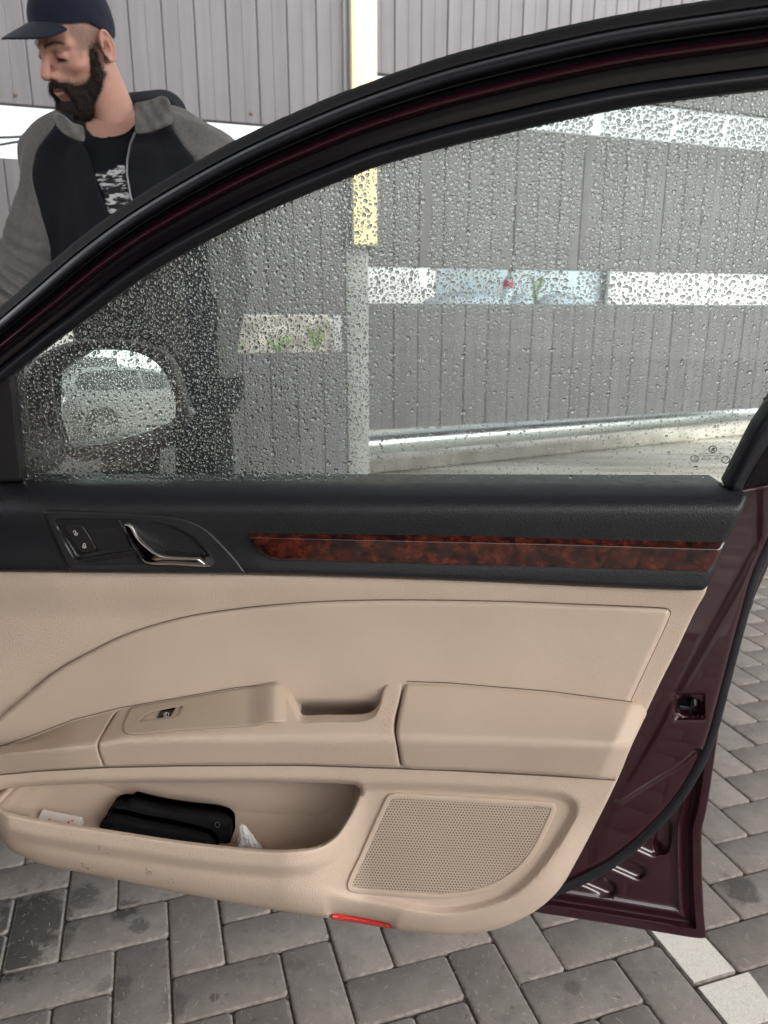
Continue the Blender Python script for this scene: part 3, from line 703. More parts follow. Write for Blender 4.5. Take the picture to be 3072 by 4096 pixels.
Oi = fine[[np.argmin(((fine - g) ** 2).sum(1)) for g in Gi]]
# keep the pairing monotone and smooth
for _ in range(30): Oi[1:-1] = .5 * Oi[1:-1] + .25 * (Oi[:-2] + Oi[2:])
def frame_strip(name, prof, mat, jag=0., thick=.012):
    """sweep a cross-section (fraction from glass to outer edge, height) along the window opening"""
    V = []; n = len(prof); m = len(Gi)
    for i in range(m):
        for k, (s, h) in enumerate(prof):
            q = Gi[i] + (Oi[i] - Gi[i]) * s
            if jag and k >= n - 2: q = q + (Oi[i] - Gi[i]) * rng.normal(0, jag)
            V.append(P(q[0], q[1], h, 'up'))
    Fc = []
    for i in range(m - 1):
        for k in range(n - 1): a = i * n + k; Fc.append((a, a + 1, a + n + 1, a + n))
    nv = len(V)
    for i in range(m):
        for k in (0, n - 1): V.append(V[i * n + k] + OUT['up'] * thick)
    for i in range(m - 1):
        a, b = i * n, (i + 1) * n; c, d = nv + 2 * i, nv + 2 * i + 2; Fc.append((a, b, d, c)); Fc.append((a + n - 1, c + 1, d + 1, b + n - 1)); Fc.append((c, d, d + 1, c + 1))
    bm = bmesh.new(); vs = [bm.verts.new(v) for v in V]
    for f in Fc: bm.faces.new([vs[i] for i in f])
    bmesh.ops.recalc_face_normals(bm, faces=bm.faces[:])
    return bm_obj(name, bm, mat, door, True, 40)
def hump(s0, s1, h0, hp, n=9, pw=1.0):
    return [(s0 + (s1 - s0) * t, h0 + hp * math.sin(PI * t) ** pw) for t in np.linspace(0, 1, n)]
M['frame_black'] = pm('black_frame_paint', (.006, .005, .007), .18, spec=.28, coat=.15)
frame_strip('glass_run_seal', [(-.03, .004)] + hump(.0, .215, .004, .014, 11, .8) + [(.225, .002)], M['rubber'], 0, .02)
frame_strip('frame_black_strip', [(.218, .005), (.23, .011), (.30, .012), (.395, .0125), (.42, .0137), (.432, .0155)], M['frame_black'], 0, .05)
frame_strip('frame_black_strip', [(.548, .0155), (.565, .0115), (.605, .006), (.615, .0)], M['frame_black'], 0, .04)
frame_strip('window_frame', [(.430, .0152), (.445, .0178), (.462, .0207), (.478, .0228), (.492, .0232), (.508, .0222), (.530, .0190), (.552, .0146)], M['paint'], 0, .05)
frame_strip('frame_seal', [(.60, -.006), (.63, .004)] + hump(.645, .845, .004, .017, 11, .7) + [(.85, .0)], M['rubber'], 0, .03)
frame_strip('frame_seal_lip', [(.84, .0), (.852, .0075), (.862, .0078), (.872, .005), (.90, -.002), (.96, -.012), (1.0, -.022)], M['rubber_matte'], .0018, .012)

# --- rear upright of the frame (right edge of the picture)
panel('rear_run_seal', [(3690, 345, 1), (3450, 920), (3200, 1410), (3072, 1640), (3023, 1716), (2965, 1828), (2905, 1945, 1), (2925, 1985, 1), (2964, 1965, 1), (3003, 1892), (3072, 1783), (3260, 1470), (3530, 950), (3800, 380, 1)], lambda x, y, d: .006 + .010 * np.sin(np.clip(d / 34, 0, 1) * PI / 2), M['rubber'], door, 11, .02, 0, plane='up')
panel('rear_frame_dark', [(2950, 1990, 1), (3003, 1886), (3072, 1777), (3255, 1466), (3525, 946), (3790, 370, 1), (4020, 60, 1), (3800, 760), (3500, 1370), (3290, 1760), (3200, 1880), (3072, 2010), (3020, 2110), (2960, 2200, 1), (2930, 2130, 1)], lambda x, y, d: .0015 + 0 * d, M['frame_black'], door, 16, .03, 8, .002, plane='up')  # black painted in for burgundy metal that mirrors a dark surround
panel('mirror_corner_cover', [(-260, 1745, 1), (-150, 1640), (0, 1525), (42, 1489, 1), (56, 1600), (66, 1712), (80, 1830), (91, 1925, 1), (-260, 1925, 1)], lambda x, y, d: .006 + 0 * d, M['black_satin'], door, 16, .03, 10, .003, plane='up')

# --- painted metal of the door
LAT = np.array([(2722, 2792), (2735, 2785), (2790, 2800), (2800, 2806), (2806, 2850), (2800, 2862), (2775, 2864), (2722, 2853), (2713, 2843), (2712, 2806)], float)
ribs = [((2480, 3330), (2615, 3392)), ((2395, 3415), (2552, 3485)), ((2290, 3488), (2438, 3552))]
def seg_d(x, y, a, b):
    a = np.array(a, float); b = np.array(b, float); d = b - a; t = np.clip(((x - a[0]) * d[0] + (y - a[1]) * d[1]) / (d @ d), 0, 1); return np.hypot(x - a[0] - t * d[0], y - a[1] - t * d[1])
CREASE = crom([(2475, 3200), (2600, 3120), (2715, 3050), (2770, 3000)], False, 10)
def w_inner(x, y, d):
    ww = .004 + .003 * sm(2300, 3000, y)
    c1 = crom([(3040, 2180), (2900, 2430), (2750, 2700), (2600, 2980), (2470, 3200), (2380, 3380)], False, 20); ww = ww + .004 * sm(-30, 30, (x - np.interp(y, c1[:, 1], c1[:, 0])))
    lat = np.minimum(np.abs(x - 2760) / 56, 9); ly = (y - 2825) / 50; q = np.maximum(lat, np.abs(ly)); ww = ww - .005 * (1 - sm(.86, 1.14, q))
    low = pdist(np.stack([x, y], 1), CREASE, False); below = y > np.interp(x, CREASE[:, 0], CREASE[:, 1])
    return ww - np.where(below, .010 * sm(0, 26, low), 0)
rr_ = lambda k: np.array([(2760 + sx * (56 * k - 10) + 10 * math.cos(t), 2825 + sy * (50 * k - 10) + 10 * math.sin(t)) for sx, sy, a0 in ((1, 1, 0), (-1, 1, 90), (-1, -1, 180), (1, -1, 270)) for t in np.linspace(RAD(a0), RAD(a0 + 90), 4)])
def dens(p, st=7):
    out = []
    for i in range(len(p)): a, b = p[i], p[(i + 1) % len(p)]; n = max(1, int(np.linalg.norm(b - a) / st)); out += [a + (b - a) * t for t in np.linspace(0, 1, n, endpoint=False)]
    return np.array(out)
IN_EX = np.vstack([dens(rr_(k)) for k in (.88, .95, 1.02, 1.1, 1.19)] + [CREASE + np.array([6 * k * .45, 6 * k * .9]) for k in range(-2, 7)])
panel('inner_panel', [(2925, 1955, 1), (3080, 1925), (3210, 1900, 1), (3120, 2050), (3056, 2190), (3012, 2290), (2960, 2470), (2914, 2640), (2874, 2790), (2842, 2910), (2808, 3010), (2752, 3120), (2694, 3205), (2608, 3300), (2500, 3395), (2350, 3490), (2200, 3555), (2040, 3600, 1), (1880, 3500, 1), (2280, 3000, 1), (2560, 2450, 1)], w_inner, M['paint'], door, 12, .035, 22, .009, holes=[crom(LAT, True, 6)], hrnd=9, hdep=.005, extra=IN_EX, exrad=8)
SIL = [(3330, 1850, 1), (3170, 2060), (3110, 2180), (3057, 2300), (3024, 2376), (2970, 2506), (2921, 2680), (2889, 2842), (2867, 2973), (2851, 3081), (2834, 3195), (2818, 3276), (2808, 3312), (2807, 3410), (2811, 3591), (2825, 3752, 1), (2795, 3753), (2646, 3730), (2472, 3701), (2291, 3672), (2142, 3649), (1900, 3600, 1)]
SILC = crom(SIL, False, 14)
def w_outer(x, y, d):
    ww = np.full(len(x), -.030); pts = np.stack([x, y], 1); ds = pdist(pts, SILC, False)
    ww = ww + .0075 * (1 - sm(34, 50, ds)) - .004 * np.exp(-((ds - 62) / 9) ** 2)          # hem flange with its groove
    ww = ww + .0035 * np.exp(-((ds - 95) / 10) ** 2)                                         # bead of sealer
    for a, b in ribs: ww = ww - .0068 * (1 - sm(10, 42, seg_d(x, y, a, b)))
    return ww - .009 * (1 - sm(18, 40, seg_d(x, y, (2655, 3300), (2650, 3385))))
def rings_of(poly, ds, closed):
    out = []
    for dd in ds:
        t = np.gradient(poly, axis=0) if not closed else np.roll(poly, -1, 0) - np.roll(poly, 1, 0); t /= np.linalg.norm(t, axis=1)[:, None] + 1e-9
        for s_ in ((1, -1) if closed is None else (1,)): q = poly + np.stack([-t[:, 1], t[:, 0]], 1) * dd * s_; out.append(q[np.abs(pdist(q, poly, bool(closed)) - abs(dd)) < 1.])
    return np.vstack(out)
def cap_loop(a, b, r, n=14):
    a, b = np.array(a, float), np.array(b, float); an = math.atan2(b[1] - a[1], b[0] - a[0]); L = np.linalg.norm(b - a); k = max(2, int(L / 8))
    e1 = [b + r * np.array([math.cos(an + t), math.sin(an + t)]) for t in np.linspace(-PI / 2, PI / 2, n)]; e2 = [a + r * np.array([math.cos(an + t), math.sin(an + t)]) for t in np.linspace(PI / 2, 3 * PI / 2, n)]
    s1 = [e1[-1] + (e2[0] - e1[-1]) * t for t in np.linspace(0, 1, k)[1:-1]]; s2 = [e2[-1] + (e1[0] - e2[-1]) * t for t in np.linspace(0, 1, k)[1:-1]]
    return np.array(e1 + s1 + e2 + s2)
RIBS = [(a, b, 12, 40) for a, b in ribs] + [((2655, 3300), (2650, 3385), 18, 40)]
S8 = crom(SIL, False, 9)
SK_EX = np.vstack([rings_of(S8, [12, 24, 34, 39, 45, 50, 56, 62, 68, 76, 85, 95, 105, 114], False)] + [cap_loop(a, b, r) for a, b, r0, r1 in RIBS for r in np.linspace(r0 - 2, r1 + 2, 6)])
panel('door_skin_edge', SIL + [(1900, 3420, 1), (2400, 3380), (2600, 3200), (2760, 2950), (2850, 2600), (2960, 2200), (3100, 1900, 1)], w_outer, M['paint'], door, 9, .012, 5, .002, extra=SK_EX, exrad=9)
# outer skin closing the door towards the far side
panel('outer_skin', [(-260, 1990, 1), (2900, 1990, 1), (3330, 1850, 1), (3170, 2062), (3057, 2302), (2970, 2508), (2921, 2682), (2866, 2975), (2834, 3197), (2809, 3312), (2812, 3590), (2822, 3748, 1), (2646, 3727), (2291, 3669), (1800, 3600), (900, 3450), (200, 3330), (-260, 3200, 1)], lambda x, y, d: -.052 - .055 * np.sin(np.clip(d / 700, 0, 1) * PI / 2), M['paint'], door, 60, .004, 0)
# grey lint clip on the flange, latch and seal
panel('plastic_clip', [(3000, 2392), (3008, 2360), (3014, 2400), (3002, 2440), (2984, 2462), (2980, 2425)], lambda x, y, d: -.018 + .004 * np.sin(np.clip(d / 10, 0, 1)), M['rubber'], door, 6, .01, 4)
la = empty('door_latch'); la.parent = door
o = panel('latch_recess', [(2690, 2770, 1), (2830, 2770, 1), (2830, 2880, 1), (2690, 2880, 1)], lambda x, y, d: -.022 + 0 * d, M['black_hole'], la, 16, .004, smooth_out=False)
panel('latch_plate', [(2716, 2822, 1), (2760, 2828, 1), (2765, 2800, 1), (2782, 2800, 1), (2788, 2848, 1), (2760, 2858, 1), (2716, 2850, 1)], lambda x, y, d: -.014 + 0 * d, M['black_satin'], la, 8, .008, 3, smooth_out=False)
panel('latch_claw', [(2776, 2796, 1), (2790, 2798, 1), (2792, 2826, 1), (2776, 2826, 1)], lambda x, y, d: -.008 + 0 * d, M['steel'], la, 6, .008, 2, smooth_out=False)
sp = crom([(3200, 1920), (3120, 2060), (3062, 2190), (3018, 2285), (2964, 2465), (2918, 2640), (2880, 2790), (2848, 2912), (2814, 3010), (2757, 3120), (2700, 3205), (2622, 3295), (2510, 3400), (2385, 3485), (2240, 3552), (2100, 3600)], False, 24)
v, f = tube([P(q[0], q[1], -.006, 'low') for q in sp], .0080, 12); link('door_seal', mesh('door_seal', v, f), M['rubber'], door)

# --- window glass
gl = bpy.data.materials.new('tinted_glass'); gl.use_nodes = True; t = gl.node_tree; t.nodes.clear(); N_ = t.nodes; L_ = t.links
out = N_.new('ShaderNodeOutputMaterial'); tr = N_.new('ShaderNodeBsdfTransparent'); tr.inputs[0].default_value = (.905, .935, .915, 1); gb = N_.new('ShaderNodeBsdfGlossy'); gb.inputs['Roughness'].default_value = .01
fr = N_.new('ShaderNodeFresnel'); fr.inputs['IOR'].default_value = 1.45; mx = N_.new('ShaderNodeMixShader'); L_.new(fr.outputs[0], mx.inputs[0]); L_.new(tr.outputs[0], mx.inputs[1]); L_.new(gb.outputs[0], mx.inputs[2]); L_.new(mx.outputs[0], out.inputs[0])
df = N_.new('ShaderNodeBsdfDiffuse'); df.inputs[0].default_value = (.75, .78, .78, 1); tl_ = N_.new('ShaderNodeBsdfTranslucent'); tl_.inputs[0].default_value = (.75, .78, .78, 1)
m1 = N_.new('ShaderNodeMixShader'); m1.inputs[0].default_value = .5; L_.new(df.outputs[0], m1.inputs[1]); L_.new(tl_.outputs[0], m1.inputs[2])
m2 = N_.new('ShaderNodeMixShader'); m2.inputs[0].default_value = .022; L_.new(mx.outputs[0], m2.inputs[1]); L_.new(m1.outputs[0], m2.inputs[2]); L_.new(m2.outputs[0], out.inputs[0])   # thin film of moisture and road dust
M['glass'] = gl
GL_OUT = [tuple(q) for q in G_TOP[(G_TOP[:, 0] > 30) & (G_TOP[:, 0] < 3720)][::3]]
GL_OUT = [(q[0] - 4, q[1] - 16) for q in GL_OUT]
glass = panel('window_glass', [(*GL_OUT[0], 1)] + GL_OUT[1:-1] + [(*GL_OUT[-1], 1), (3720, 440, 1), (3400, 1070), (3190, 1480), (3055, 1690), (2940, 1905), (2905, 1990, 1), (100, 1990, 1), (75, 1740)], lambda x, y, d: -.002 + 0 * d, M['glass'], door, 60, .0038, plane='up', back=True)
# beads of rain on the outer face
M['water'] = bpy.data.materials.new('rain_water'); M['water'].use_nodes = True; t = M['water'].node_tree; t.nodes.clear()
out = t.nodes.new('ShaderNodeOutputMaterial'); gb = t.nodes.new('ShaderNodeBsdfGlass'); gb.inputs['IOR'].default_value = 1.33; gb.inputs['Roughness'].default_value = 0.0; t.links.new(gb.outputs[0], out.inputs[0])
def rain():
    gp = np.vstack([G_TOP[(G_TOP[:, 0] > 40) & (G_TOP[:, 0] < 3250)] + [0, 2], [(3200, 1470), (3023, 1716), (2915, 1922), (92, 1920), (66, 1712)]])
    N0 = 190000; x = rng.uniform(40, 3240, N0); y = rng.uniform(330, 1920, N0); ok = inside(np.stack([x, y], 1), gp); x, y = x[ok], y[ok]
    n = len(x); low = sm(1500, 1900, y) * sm(700, 1500, x); rightmid = sm(1150, 1300, y) * sm(1350, 1600, x)
    r = rng.lognormal(math.log(2.75), .48, n) * (1 - .32 * low - .18 * rightmid) * (1 + .22 * sm(1300, 500, y))
    big = rng.random(n) < .06; r[big] *= 1.75; r = np.clip(r, 1.4, 10.5)
    dens = np.clip(.95 - .55 * rightmid - .5 * (np.hypot((x - 470) / 330, (y - 1590) / 260) < 1) - .25 * low - .1 * low, .2, 1); streak = np.zeros(n, bool)
    for sx, sw in ((1700, 17), (2310, 20), (1255, 8), (2040, 10), (2620, 11), (1890, 6), (1480, 7), (1050, 7), (2830, 9)):   # dry runs where water has trickled down
        streak |= (np.abs(x - sx - (1000 - y) * (.03 if sx < 2000 else .14) - 8 * np.sin(y / 60)) < sw) & (y < 1150)
    keep = (rng.random(n) < dens) & ~streak; x, y, r = x[keep], y[keep], r[keep]
    mist = rng.random(len(x)) < .55 * sm(1500, 900, y); r = np.where(mist & (r < 3.2), np.minimum(r, rng.uniform(1.1, 1.9, len(r))), r)
    o = np.argsort(-r); x, y, r = x[o], y[o], r[o]; cell = 22; grid = {}; sel = []
    for i in range(len(x)):
        cx, cy = int(x[i] // cell), int(y[i] // cell); bad = False
        for a in (-1, 0, 1):
            for b in (-1, 0, 1):
                for j in grid.get((cx + a, cy + b), ()):
                    if (x[i] - x[j]) ** 2 + (y[i] - y[j]) ** 2 < (r[i] + r[j] + .3) ** 2: bad = True; break
                if bad: break
            if bad: break
        if not bad: grid.setdefault((cx, cy), []).append(i); sel.append(i)
    x, y, r = x[sel], y[sel], r[sel]; n = len(x); K = 10
    th = np.arange(K) * 2 * PI / K
    horiz = (sm(1700, 2200, x) * .5 + .15)                                    # drops on the right lie more across
    el = 1 + np.abs(rng.normal(0, .32, n)); ang = np.where(rng.random(n) < horiz, rng.normal(-.15, .35, n), PI / 2 + rng.normal(.15, .4, n))
    ph = rng.uniform(0, 2 * PI, (n, 2)); wr = 1 + .13 * np.sin(2 * th[None] + ph[:, :1]) + .09 * np.sin(3 * th[None] + ph[:, 1:])
    lx = np.cos(th)[None] * r[:, None] * wr * np.sqrt(el)[:, None]; ly = np.sin(th)[None] * r[:, None] * wr / np.sqrt(el)[:, None]
    ca, sa = np.cos(ang)[:, None], np.sin(ang)[:, None]; dx = lx * ca - ly * sa; dy = lx * sa + ly * ca
    hgt = r * 3e-4 * rng.uniform(.55, .90, n)
    rings = [(1.0, .0), (.86, .42), (.50, .86)]
    VV = []
    off_sag = 1.2
    for f_, h_ in rings:
        xx = x[:, None] + dx * f_; yy = y[:, None] + dy * f_ + (r[:, None] * .10 * h_ * off_sag); VV.append(np.stack([xx, yy, np.broadcast_to(-.0062 - hgt[:, None] * h_, xx.shape)], -1))
    apex = np.stack([x, y + r * .12, -.0062 - hgt], -1)[:, None]; bot = np.stack([x, y, np.full(n, -.0062)], -1)[:, None]
    A = np.concatenate(VV + [apex, bot], 1); m = A.shape[1]; A = A.reshape(-1, 3)
    P3 = P(A[:, 0], A[:, 1], A[:, 2], 'up')
    F = []; k = np.arange(K); k2 = (k + 1) % K
    for q in range(len(rings) - 1): 
        a = np.stack([k + q * K, k + (q + 1) * K, k2 + (q + 1) * K], 1); b = np.stack([k + q * K, k2 + (q + 1) * K, k2 + q * K], 1); F += [a, b]
    F.append(np.stack([k + 2 * K, np.full(K, 3 * K), k2 + 2 * K], 1)); F.append(np.stack([k2, np.full(K, 3 * K + 1), k], 1))
    F = np.vstack(F); FF = (np.arange(n)[:, None, None] * m + F[None]).reshape(-1, 3)
    me = bpy.data.meshes.new('rain_drops'); me.vertices.add(len(P3)); me.vertices.foreach_set('co', P3.astype(np.float32).ravel())
    me.loops.add(FF.size); me.loops.foreach_set('vertex_index', FF.ravel().astype(np.int32)); me.polygons.add(len(FF)); me.polygons.foreach_set('loop_start', np.arange(0, FF.size, 3, dtype=np.int32)); me.update(calc_edges=True); me.validate()
    # outward normals
    v0, v1, v2 = (P3[FF[0 + 0, j]] for j in range(3))
    c0 = P3[:m].mean(0); fc = (v0 + v1 + v2) / 3; flip = np.cross(v1 - v0, v2 - v0) @ (fc - c0) < 0
    if flip: me.flip_normals()
    o = link('rain_drops', me, M['water'], glass, True, 55); tag(o, kind='stuff'); print('drops', n)
rain()
# etched marks in the rear lower corner of the glass, seen from behind
mk = []
cx, cy = 2851, 1797
def ring_s(cx, cy, rx, ry, wd, n=32): return ribbon('', arc(cx, cy, rx, ry, 0, 360, n + 1)[:-1], wd, 0, None, None, closed=True)
mk.append(ring_s(cx, cy, 16, 13, 3.6))
mk.append(poly_shape([(cx - 8, cy + 6), (cx + 9, cy + 3), (cx + 9, cy + 6), (cx - 8, cy + 9)][::-1]))
for k in range(4): mk.append(poly_shape([(cx - 6 + k * 2.4, cy + 4 - k * .4), (cx + 1 + k * 3, cy - 8 + k * 1.4), (cx + 4 + k * 2.6, cy - 7.4 + k * 1.5), (cx - 3 + k * 2.6, cy + 3.4 - k * .4)]))
mk.append(text_shape('SAINT-GOBAIN SEKURIT', 2849, 1814, 6.2, True)); mk.append(text_shape('DOT27  M2L100 AS2', 2846, 1824, 6.0, True)); mk.append(text_shape('43R - 001026', 2842, 1834, 9.0, True)); mk.append(text_shape('.. ... 1', 2838, 1846, 5, True))
mk.append(ring_s(2779, 1834, 16, 11, 3.0)); mk.append(text_shape('1 6 6 6 2 3 2', 2776, 1847, 5.4, True))
for k in range(3): mk.append(ribbon('', arc(2776 + k * 7, 1834, 5, 6, -100, 100, 8) , 1.8, 0, None, None))
mk.append(ring_s(2903, 1839, 16, 14, 3.2)); mk.append(text_shape('E', 2908, 1831, 13, True)); mk.append(text_shape('1', 2896, 1832, 11, True))
prints('glass_marking', mk, -.0014, M['grey_print'], glass, 'up')

# --- door mirror out beyond the glass
MC = hit(460, 1600, BELT, DN, -.165); MT = np.array([.98, -3.9, .80])
d_ = MC - CC; d_ /= np.linalg.norm(d_); r_ = MT - MC; r_ /= np.linalg.norm(r_); MN = r_ - d_; MN /= np.linalg.norm(MN)
sm_ = empty('side_mirror'); sm_.parent = door
M['mirror'] = pm('mirror_silver', (.93, .97, .95), .0, metal=1.)
MG = [(217, 1470), (221, 1436), (250, 1418), (318, 1406), (451, 1399), (540, 1408), (610, 1440), (668, 1506), (694, 1571), (704, 1640), (692, 1680), (632, 1712), (464, 1766), (330, 1806), (298, 1799), (266, 1730), (232, 1611)]
RC = 1.25
def mir_pt(x, y, ww):
    q = hit(x, y, MC, MN, 0.0); e = q - MC; rr = (e ** 2).sum(-1); return local(q - MN * (rr / (2 * RC))[..., None] + MN * np.asarray(ww)[..., None])
def mirN(v): return np.array([v @ DU, -(v @ DN), v @ DZ])
panel('mirror_glass', MG, lambda x, y, d: 0 * d, M['mirror'], sm_, 14, .003, pfun=mir_pt, out=-mirN(MN))
MH = [(60, 1560), (86, 1500), (133, 1440), (219, 1388), (318, 1360), (464, 1354), (564, 1366), (663, 1403), (716, 1462), (745, 1545), (772, 1622), (778, 1660), (743, 1720), (597, 1776), (431, 1824), (358, 1848), (292, 1843), (235, 1800), (90, 1790), (62, 1690)]
M['paint_dark'] = M['paint']
hole = crom(MG, True, 12)
hole = hole.mean(0) + (hole - hole.mean(0)) * 1.03
panel('mirror_housing', MH, lambda x, y, d: .012 + 0 * d, pm('mirror_housing_plastic', (.012, .008, .009), .35, rvar=(20, .08)), sm_, 14, .055, 34, .022, holes=[hole], hrnd=12, hdep=.006, pfun=mir_pt, out=-mirN(MN))
panel('mirror_shell', MH, lambda x, y, d: -.040 - .045 * np.sin(np.clip(d / 260, 0, 1) * PI / 2), M['paint'], sm_, 22, .004, pfun=mir_pt, out=-mirN(MN))
panel('turn_signal', [(712, 1640), (745, 1626), (775, 1640), (782, 1655), (750, 1664), (715, 1658)], lambda x, y, d: .010 + 0 * d, pm('clear_lens', (.6, .6, .6), .1, coat=1), sm_, 8, .02, 6, .003, pfun=mir_pt, out=-mirN(MN))
v, f = tube([P(40, 1850, -.02), P(110, 1830, -.07), P(190, 1790, -.13)], [.032, .030, .030], 14); link('mirror_arm', mesh('mirror_arm', v, f), M['black_satin'], sm_)

# --- black upper trim
def w_black(x, y):
    t = np.clip((y - 1925) / 130, 0, 1); a = -.004 + .046 * np.sin(t * PI / 2) ** .8
    a = a - .004 * sm(2060, 2200, y) + .004 * sm(2210, 2300, y) * sm(900, 1050, x)
    return a - .020 * (1 - sm(-180, 240, x + (y - 2000) * .25))
BL = [(-260, 1921, 1), (2000, 1925), (2880, 1928, 1), (2900, 1953), (2932, 1962), (2972, 1966), (2987, 1978), (2983, 2006), (2957, 2068), (2910, 2163), (2857, 2289), (2836, 2334), (2812, 2360), (2780, 2362), (2673, 2360), (2463, 2352), (2200, 2340), (1852, 2325), (1400, 2309), (1000, 2297), (617, 2295), (278, 2291), (0, 2288), (-260, 2286, 1)]
panel('upper_trim', BL, lambda x, y, d: w_black(x, y), M['black_leather'], door, 13, .04, 20, .010)
# --- wood inlay
def burl():
    m = pm('burl_wood', (.1, .02, .01), .16, spec=.5, coat=1., coat_r=.03); t = m.node_tree; N = t.nodes; L = t.links; b = N['Principled BSDF']; tc = N.new('ShaderNodeTexCoord')
    n1 = N.new('ShaderNodeTexNoise'); n1.inputs['Scale'].default_value = 55; n1.inputs['Detail'].default_value = 3; n1.inputs['Distortion'].default_value = 1.2; L.new(tc.outputs['Object'], n1.inputs['Vector'])
    vo = N.new('ShaderNodeTexVoronoi'); vo.inputs['Scale'].default_value = 85; vo.feature = 'SMOOTH_F1'; L.new(tc.outputs['Object'], vo.inputs['Vector'])
    mp = N.new('ShaderNodeMapping'); mp.inputs['Scale'].default_value = (70, 1, 170); L.new(tc.outputs['Object'], mp.inputs['Vector'])
    n2 = N.new('ShaderNodeTexNoise'); n2.inputs['Scale'].default_value = 1.; n2.inputs['Detail'].default_value = 6; n2.inputs['Distortion'].default_value = 2.5; L.new(mp.outputs[0], n2.inputs['Vector'])
    def ma(op, a, b_, v=None):
        n = N.new('ShaderNodeMath'); n.operation = op; L.new(a, n.inputs[0])
        if b_ is not None: L.new(b_, n.inputs[1])
        else: n.inputs[1].default_value = v
        return n.outputs[0]
    s = ma('ADD', ma('MULTIPLY', n1.outputs[0], None, .75), ma('ADD', ma('MULTIPLY', vo.outputs['Distance'], None, .42), ma('MULTIPLY', n2.outputs[0], None, .42)))
    cr = N.new('ShaderNodeValToRGB'); e = cr.color_ramp.elements; e[0].position = .58; e[0].color = (.008, .002, .0015, 1); e[1].position = .98; e[1].color = (.115, .020, .008, 1)
    q = e.new(.70); q.color = (.026, .005, .003, 1); q = e.new(.82); q.color = (.060, .010, .005, 1)
    L.new(s, cr.inputs[0]); L.new(cr.outputs[0], b.inputs['Base Color']); return m
M['burl'] = burl()
def w_wood(x, y, d):
    yt = np.interp(x, [990, 1852, 2568, 2903], [2127, 2139, 2160, 2165]); yc = np.interp(x, [990, 2200, 2875], [2151, 2178, 2199])
    ww = w_black(x, np.full_like(y, 2120.)) + .0065 - .009 * np.clip((yc - y) / (yc - yt + 1), 0, 1) - .003 * np.clip((y - yc) / 90, 0, 1)
    e = (x - (2875 + (y - 2199) * (2820 - 2875) / (2287 - 2199.))) / 26
    return ww - .007 * np.clip(e, 0, 1)
yl = np.linspace(1000, 2870, 160); ex = np.concatenate([np.stack([yl, np.interp(yl, [990, 2200, 2875], [2151, 2178, 2199]) + dy_], 1) for dy_ in (-3, 0, 3)] + [np.stack([2875 + (np.linspace(2200, 2285, 12) - 2199) * (-55 / 88.), np.linspace(2200, 2285, 12)], 1)])
panel('wood_inlay', [(991, 2128, 1), (1852, 2139), (2568, 2160), (2903, 2166, 1), (2870, 2240), (2848, 2288, 1), (2568, 2279), (2037, 2264), (1500, 2250), (1160, 2241), (1112, 2240), (1076, 2230), (1034, 2204), (1000, 2160)], w_wood, M['burl'], door, 10, .012, 5, .0016, extra=ex, exrad=7, sharp=75)

# --- inner release handle with its bezel
hd = empty('door_handle'); hd.parent = door
BZ = [(173, 2056), (177, 2044), (192, 2039), (330, 2041), (464, 2046), (663, 2059), (749, 2075), (816, 2106), (882, 2165), (948, 2238), (990, 2296, 1), (285, 2291, 1), (262, 2254), (219, 2165), (180, 2078)]
PAN = np.array([(221, 2084), (229, 2078), (345, 2077), (470, 2077), (515, 2150), (545, 2200), (420, 2220), (310, 2239), (296, 2230), (260, 2165)], float)
CAV = np.array([(478, 2078), (590, 2086), (690, 2108), (770, 2150), (838, 2222), (800, 2226), (640, 2222), (560, 2190), (500, 2120)], float)
def w_bez(x, y, d):
    pts = np.stack([x, y], 1); ww = w_black(x, np.full_like(y, 2130.)) + .004
    ww = ww - .006 * sm(4, -8, sdist(pts, PAN)) - .030 * sm(6, -30, sdist(pts, CAV))
    tri = np.array([(315, 2246), (545, 2208), (585, 2262), (300, 2262)], float); return ww - .004 * sm(4, -14, sdist(pts, tri))
panel('handle_bezel', BZ, w_bez, M['black_satin'], hd, 6, .012, 12, .006)
panel('tweeter_frame', [(226, 2090), (236, 2083), (345, 2083), (466, 2083), (508, 2150), (534, 2197), (420, 2214), (316, 2231), (302, 2222), (265, 2162)], lambda x, y, d: w_black(x, np.full_like(y, 2130.)) - .0008 - .0012 * sm(4, 9, d), M['black_satin'], hd, 6, .004, 3, .001)
perforated('tweeter_grille', [(350, 2094), (460, 2092), (500, 2150), (523, 2190), (430, 2203), (398, 2200), (345, 2105)], 7.4, 2.3, lambda x, y: w_black(x, np.full_like(y, 2130.)) + .0006, M['black_satin'], hd, margin=3)
lb = panel('lock_button', [(258, 2108), (264, 2104), (322, 2102), (332, 2107), (384, 2198), (380, 2205), (328, 2211), (318, 2207)], lambda x, y, d: w_black(x, np.full_like(y, 2130.)) + .0014, pm('button_black', (.012, .012, .013), .33), hd, 6, .006, 5, .0012)
def lockicon(cx, cy, op):
    s = [ring_s(cx, cy + 4, 6.5, 5, 1.7, 20), poly_shape([(cx - .9, cy + 2), (cx + .9, cy + 2), (cx + .9, cy + 7), (cx - .9, cy + 7)])]
    s.append(ribbon('', arc(cx - (6 if op else 0), cy - 3, 4.8, 6.5, 10 if op else 0, 200 if op else 180, 12), 1.6, 0, None, None)); return s
prints('lock_symbols', lockicon(304, 2132, True) + lockicon(337, 2183, False), lambda x, y: w_black(x, np.full_like(y, 2130.)) + .0022, M['white_print'], lb)
HO = [(468, 2079, 1), (520, 2083, 1), (534, 2099), (560, 2142), (607, 2186), (630, 2202), (655, 2212), (700, 2217), (800, 2222, 1), (846, 2268, 1), (800, 2268), (700, 2262), (600, 2259), (574, 2252), (544, 2216), (510, 2166), (488, 2122)]
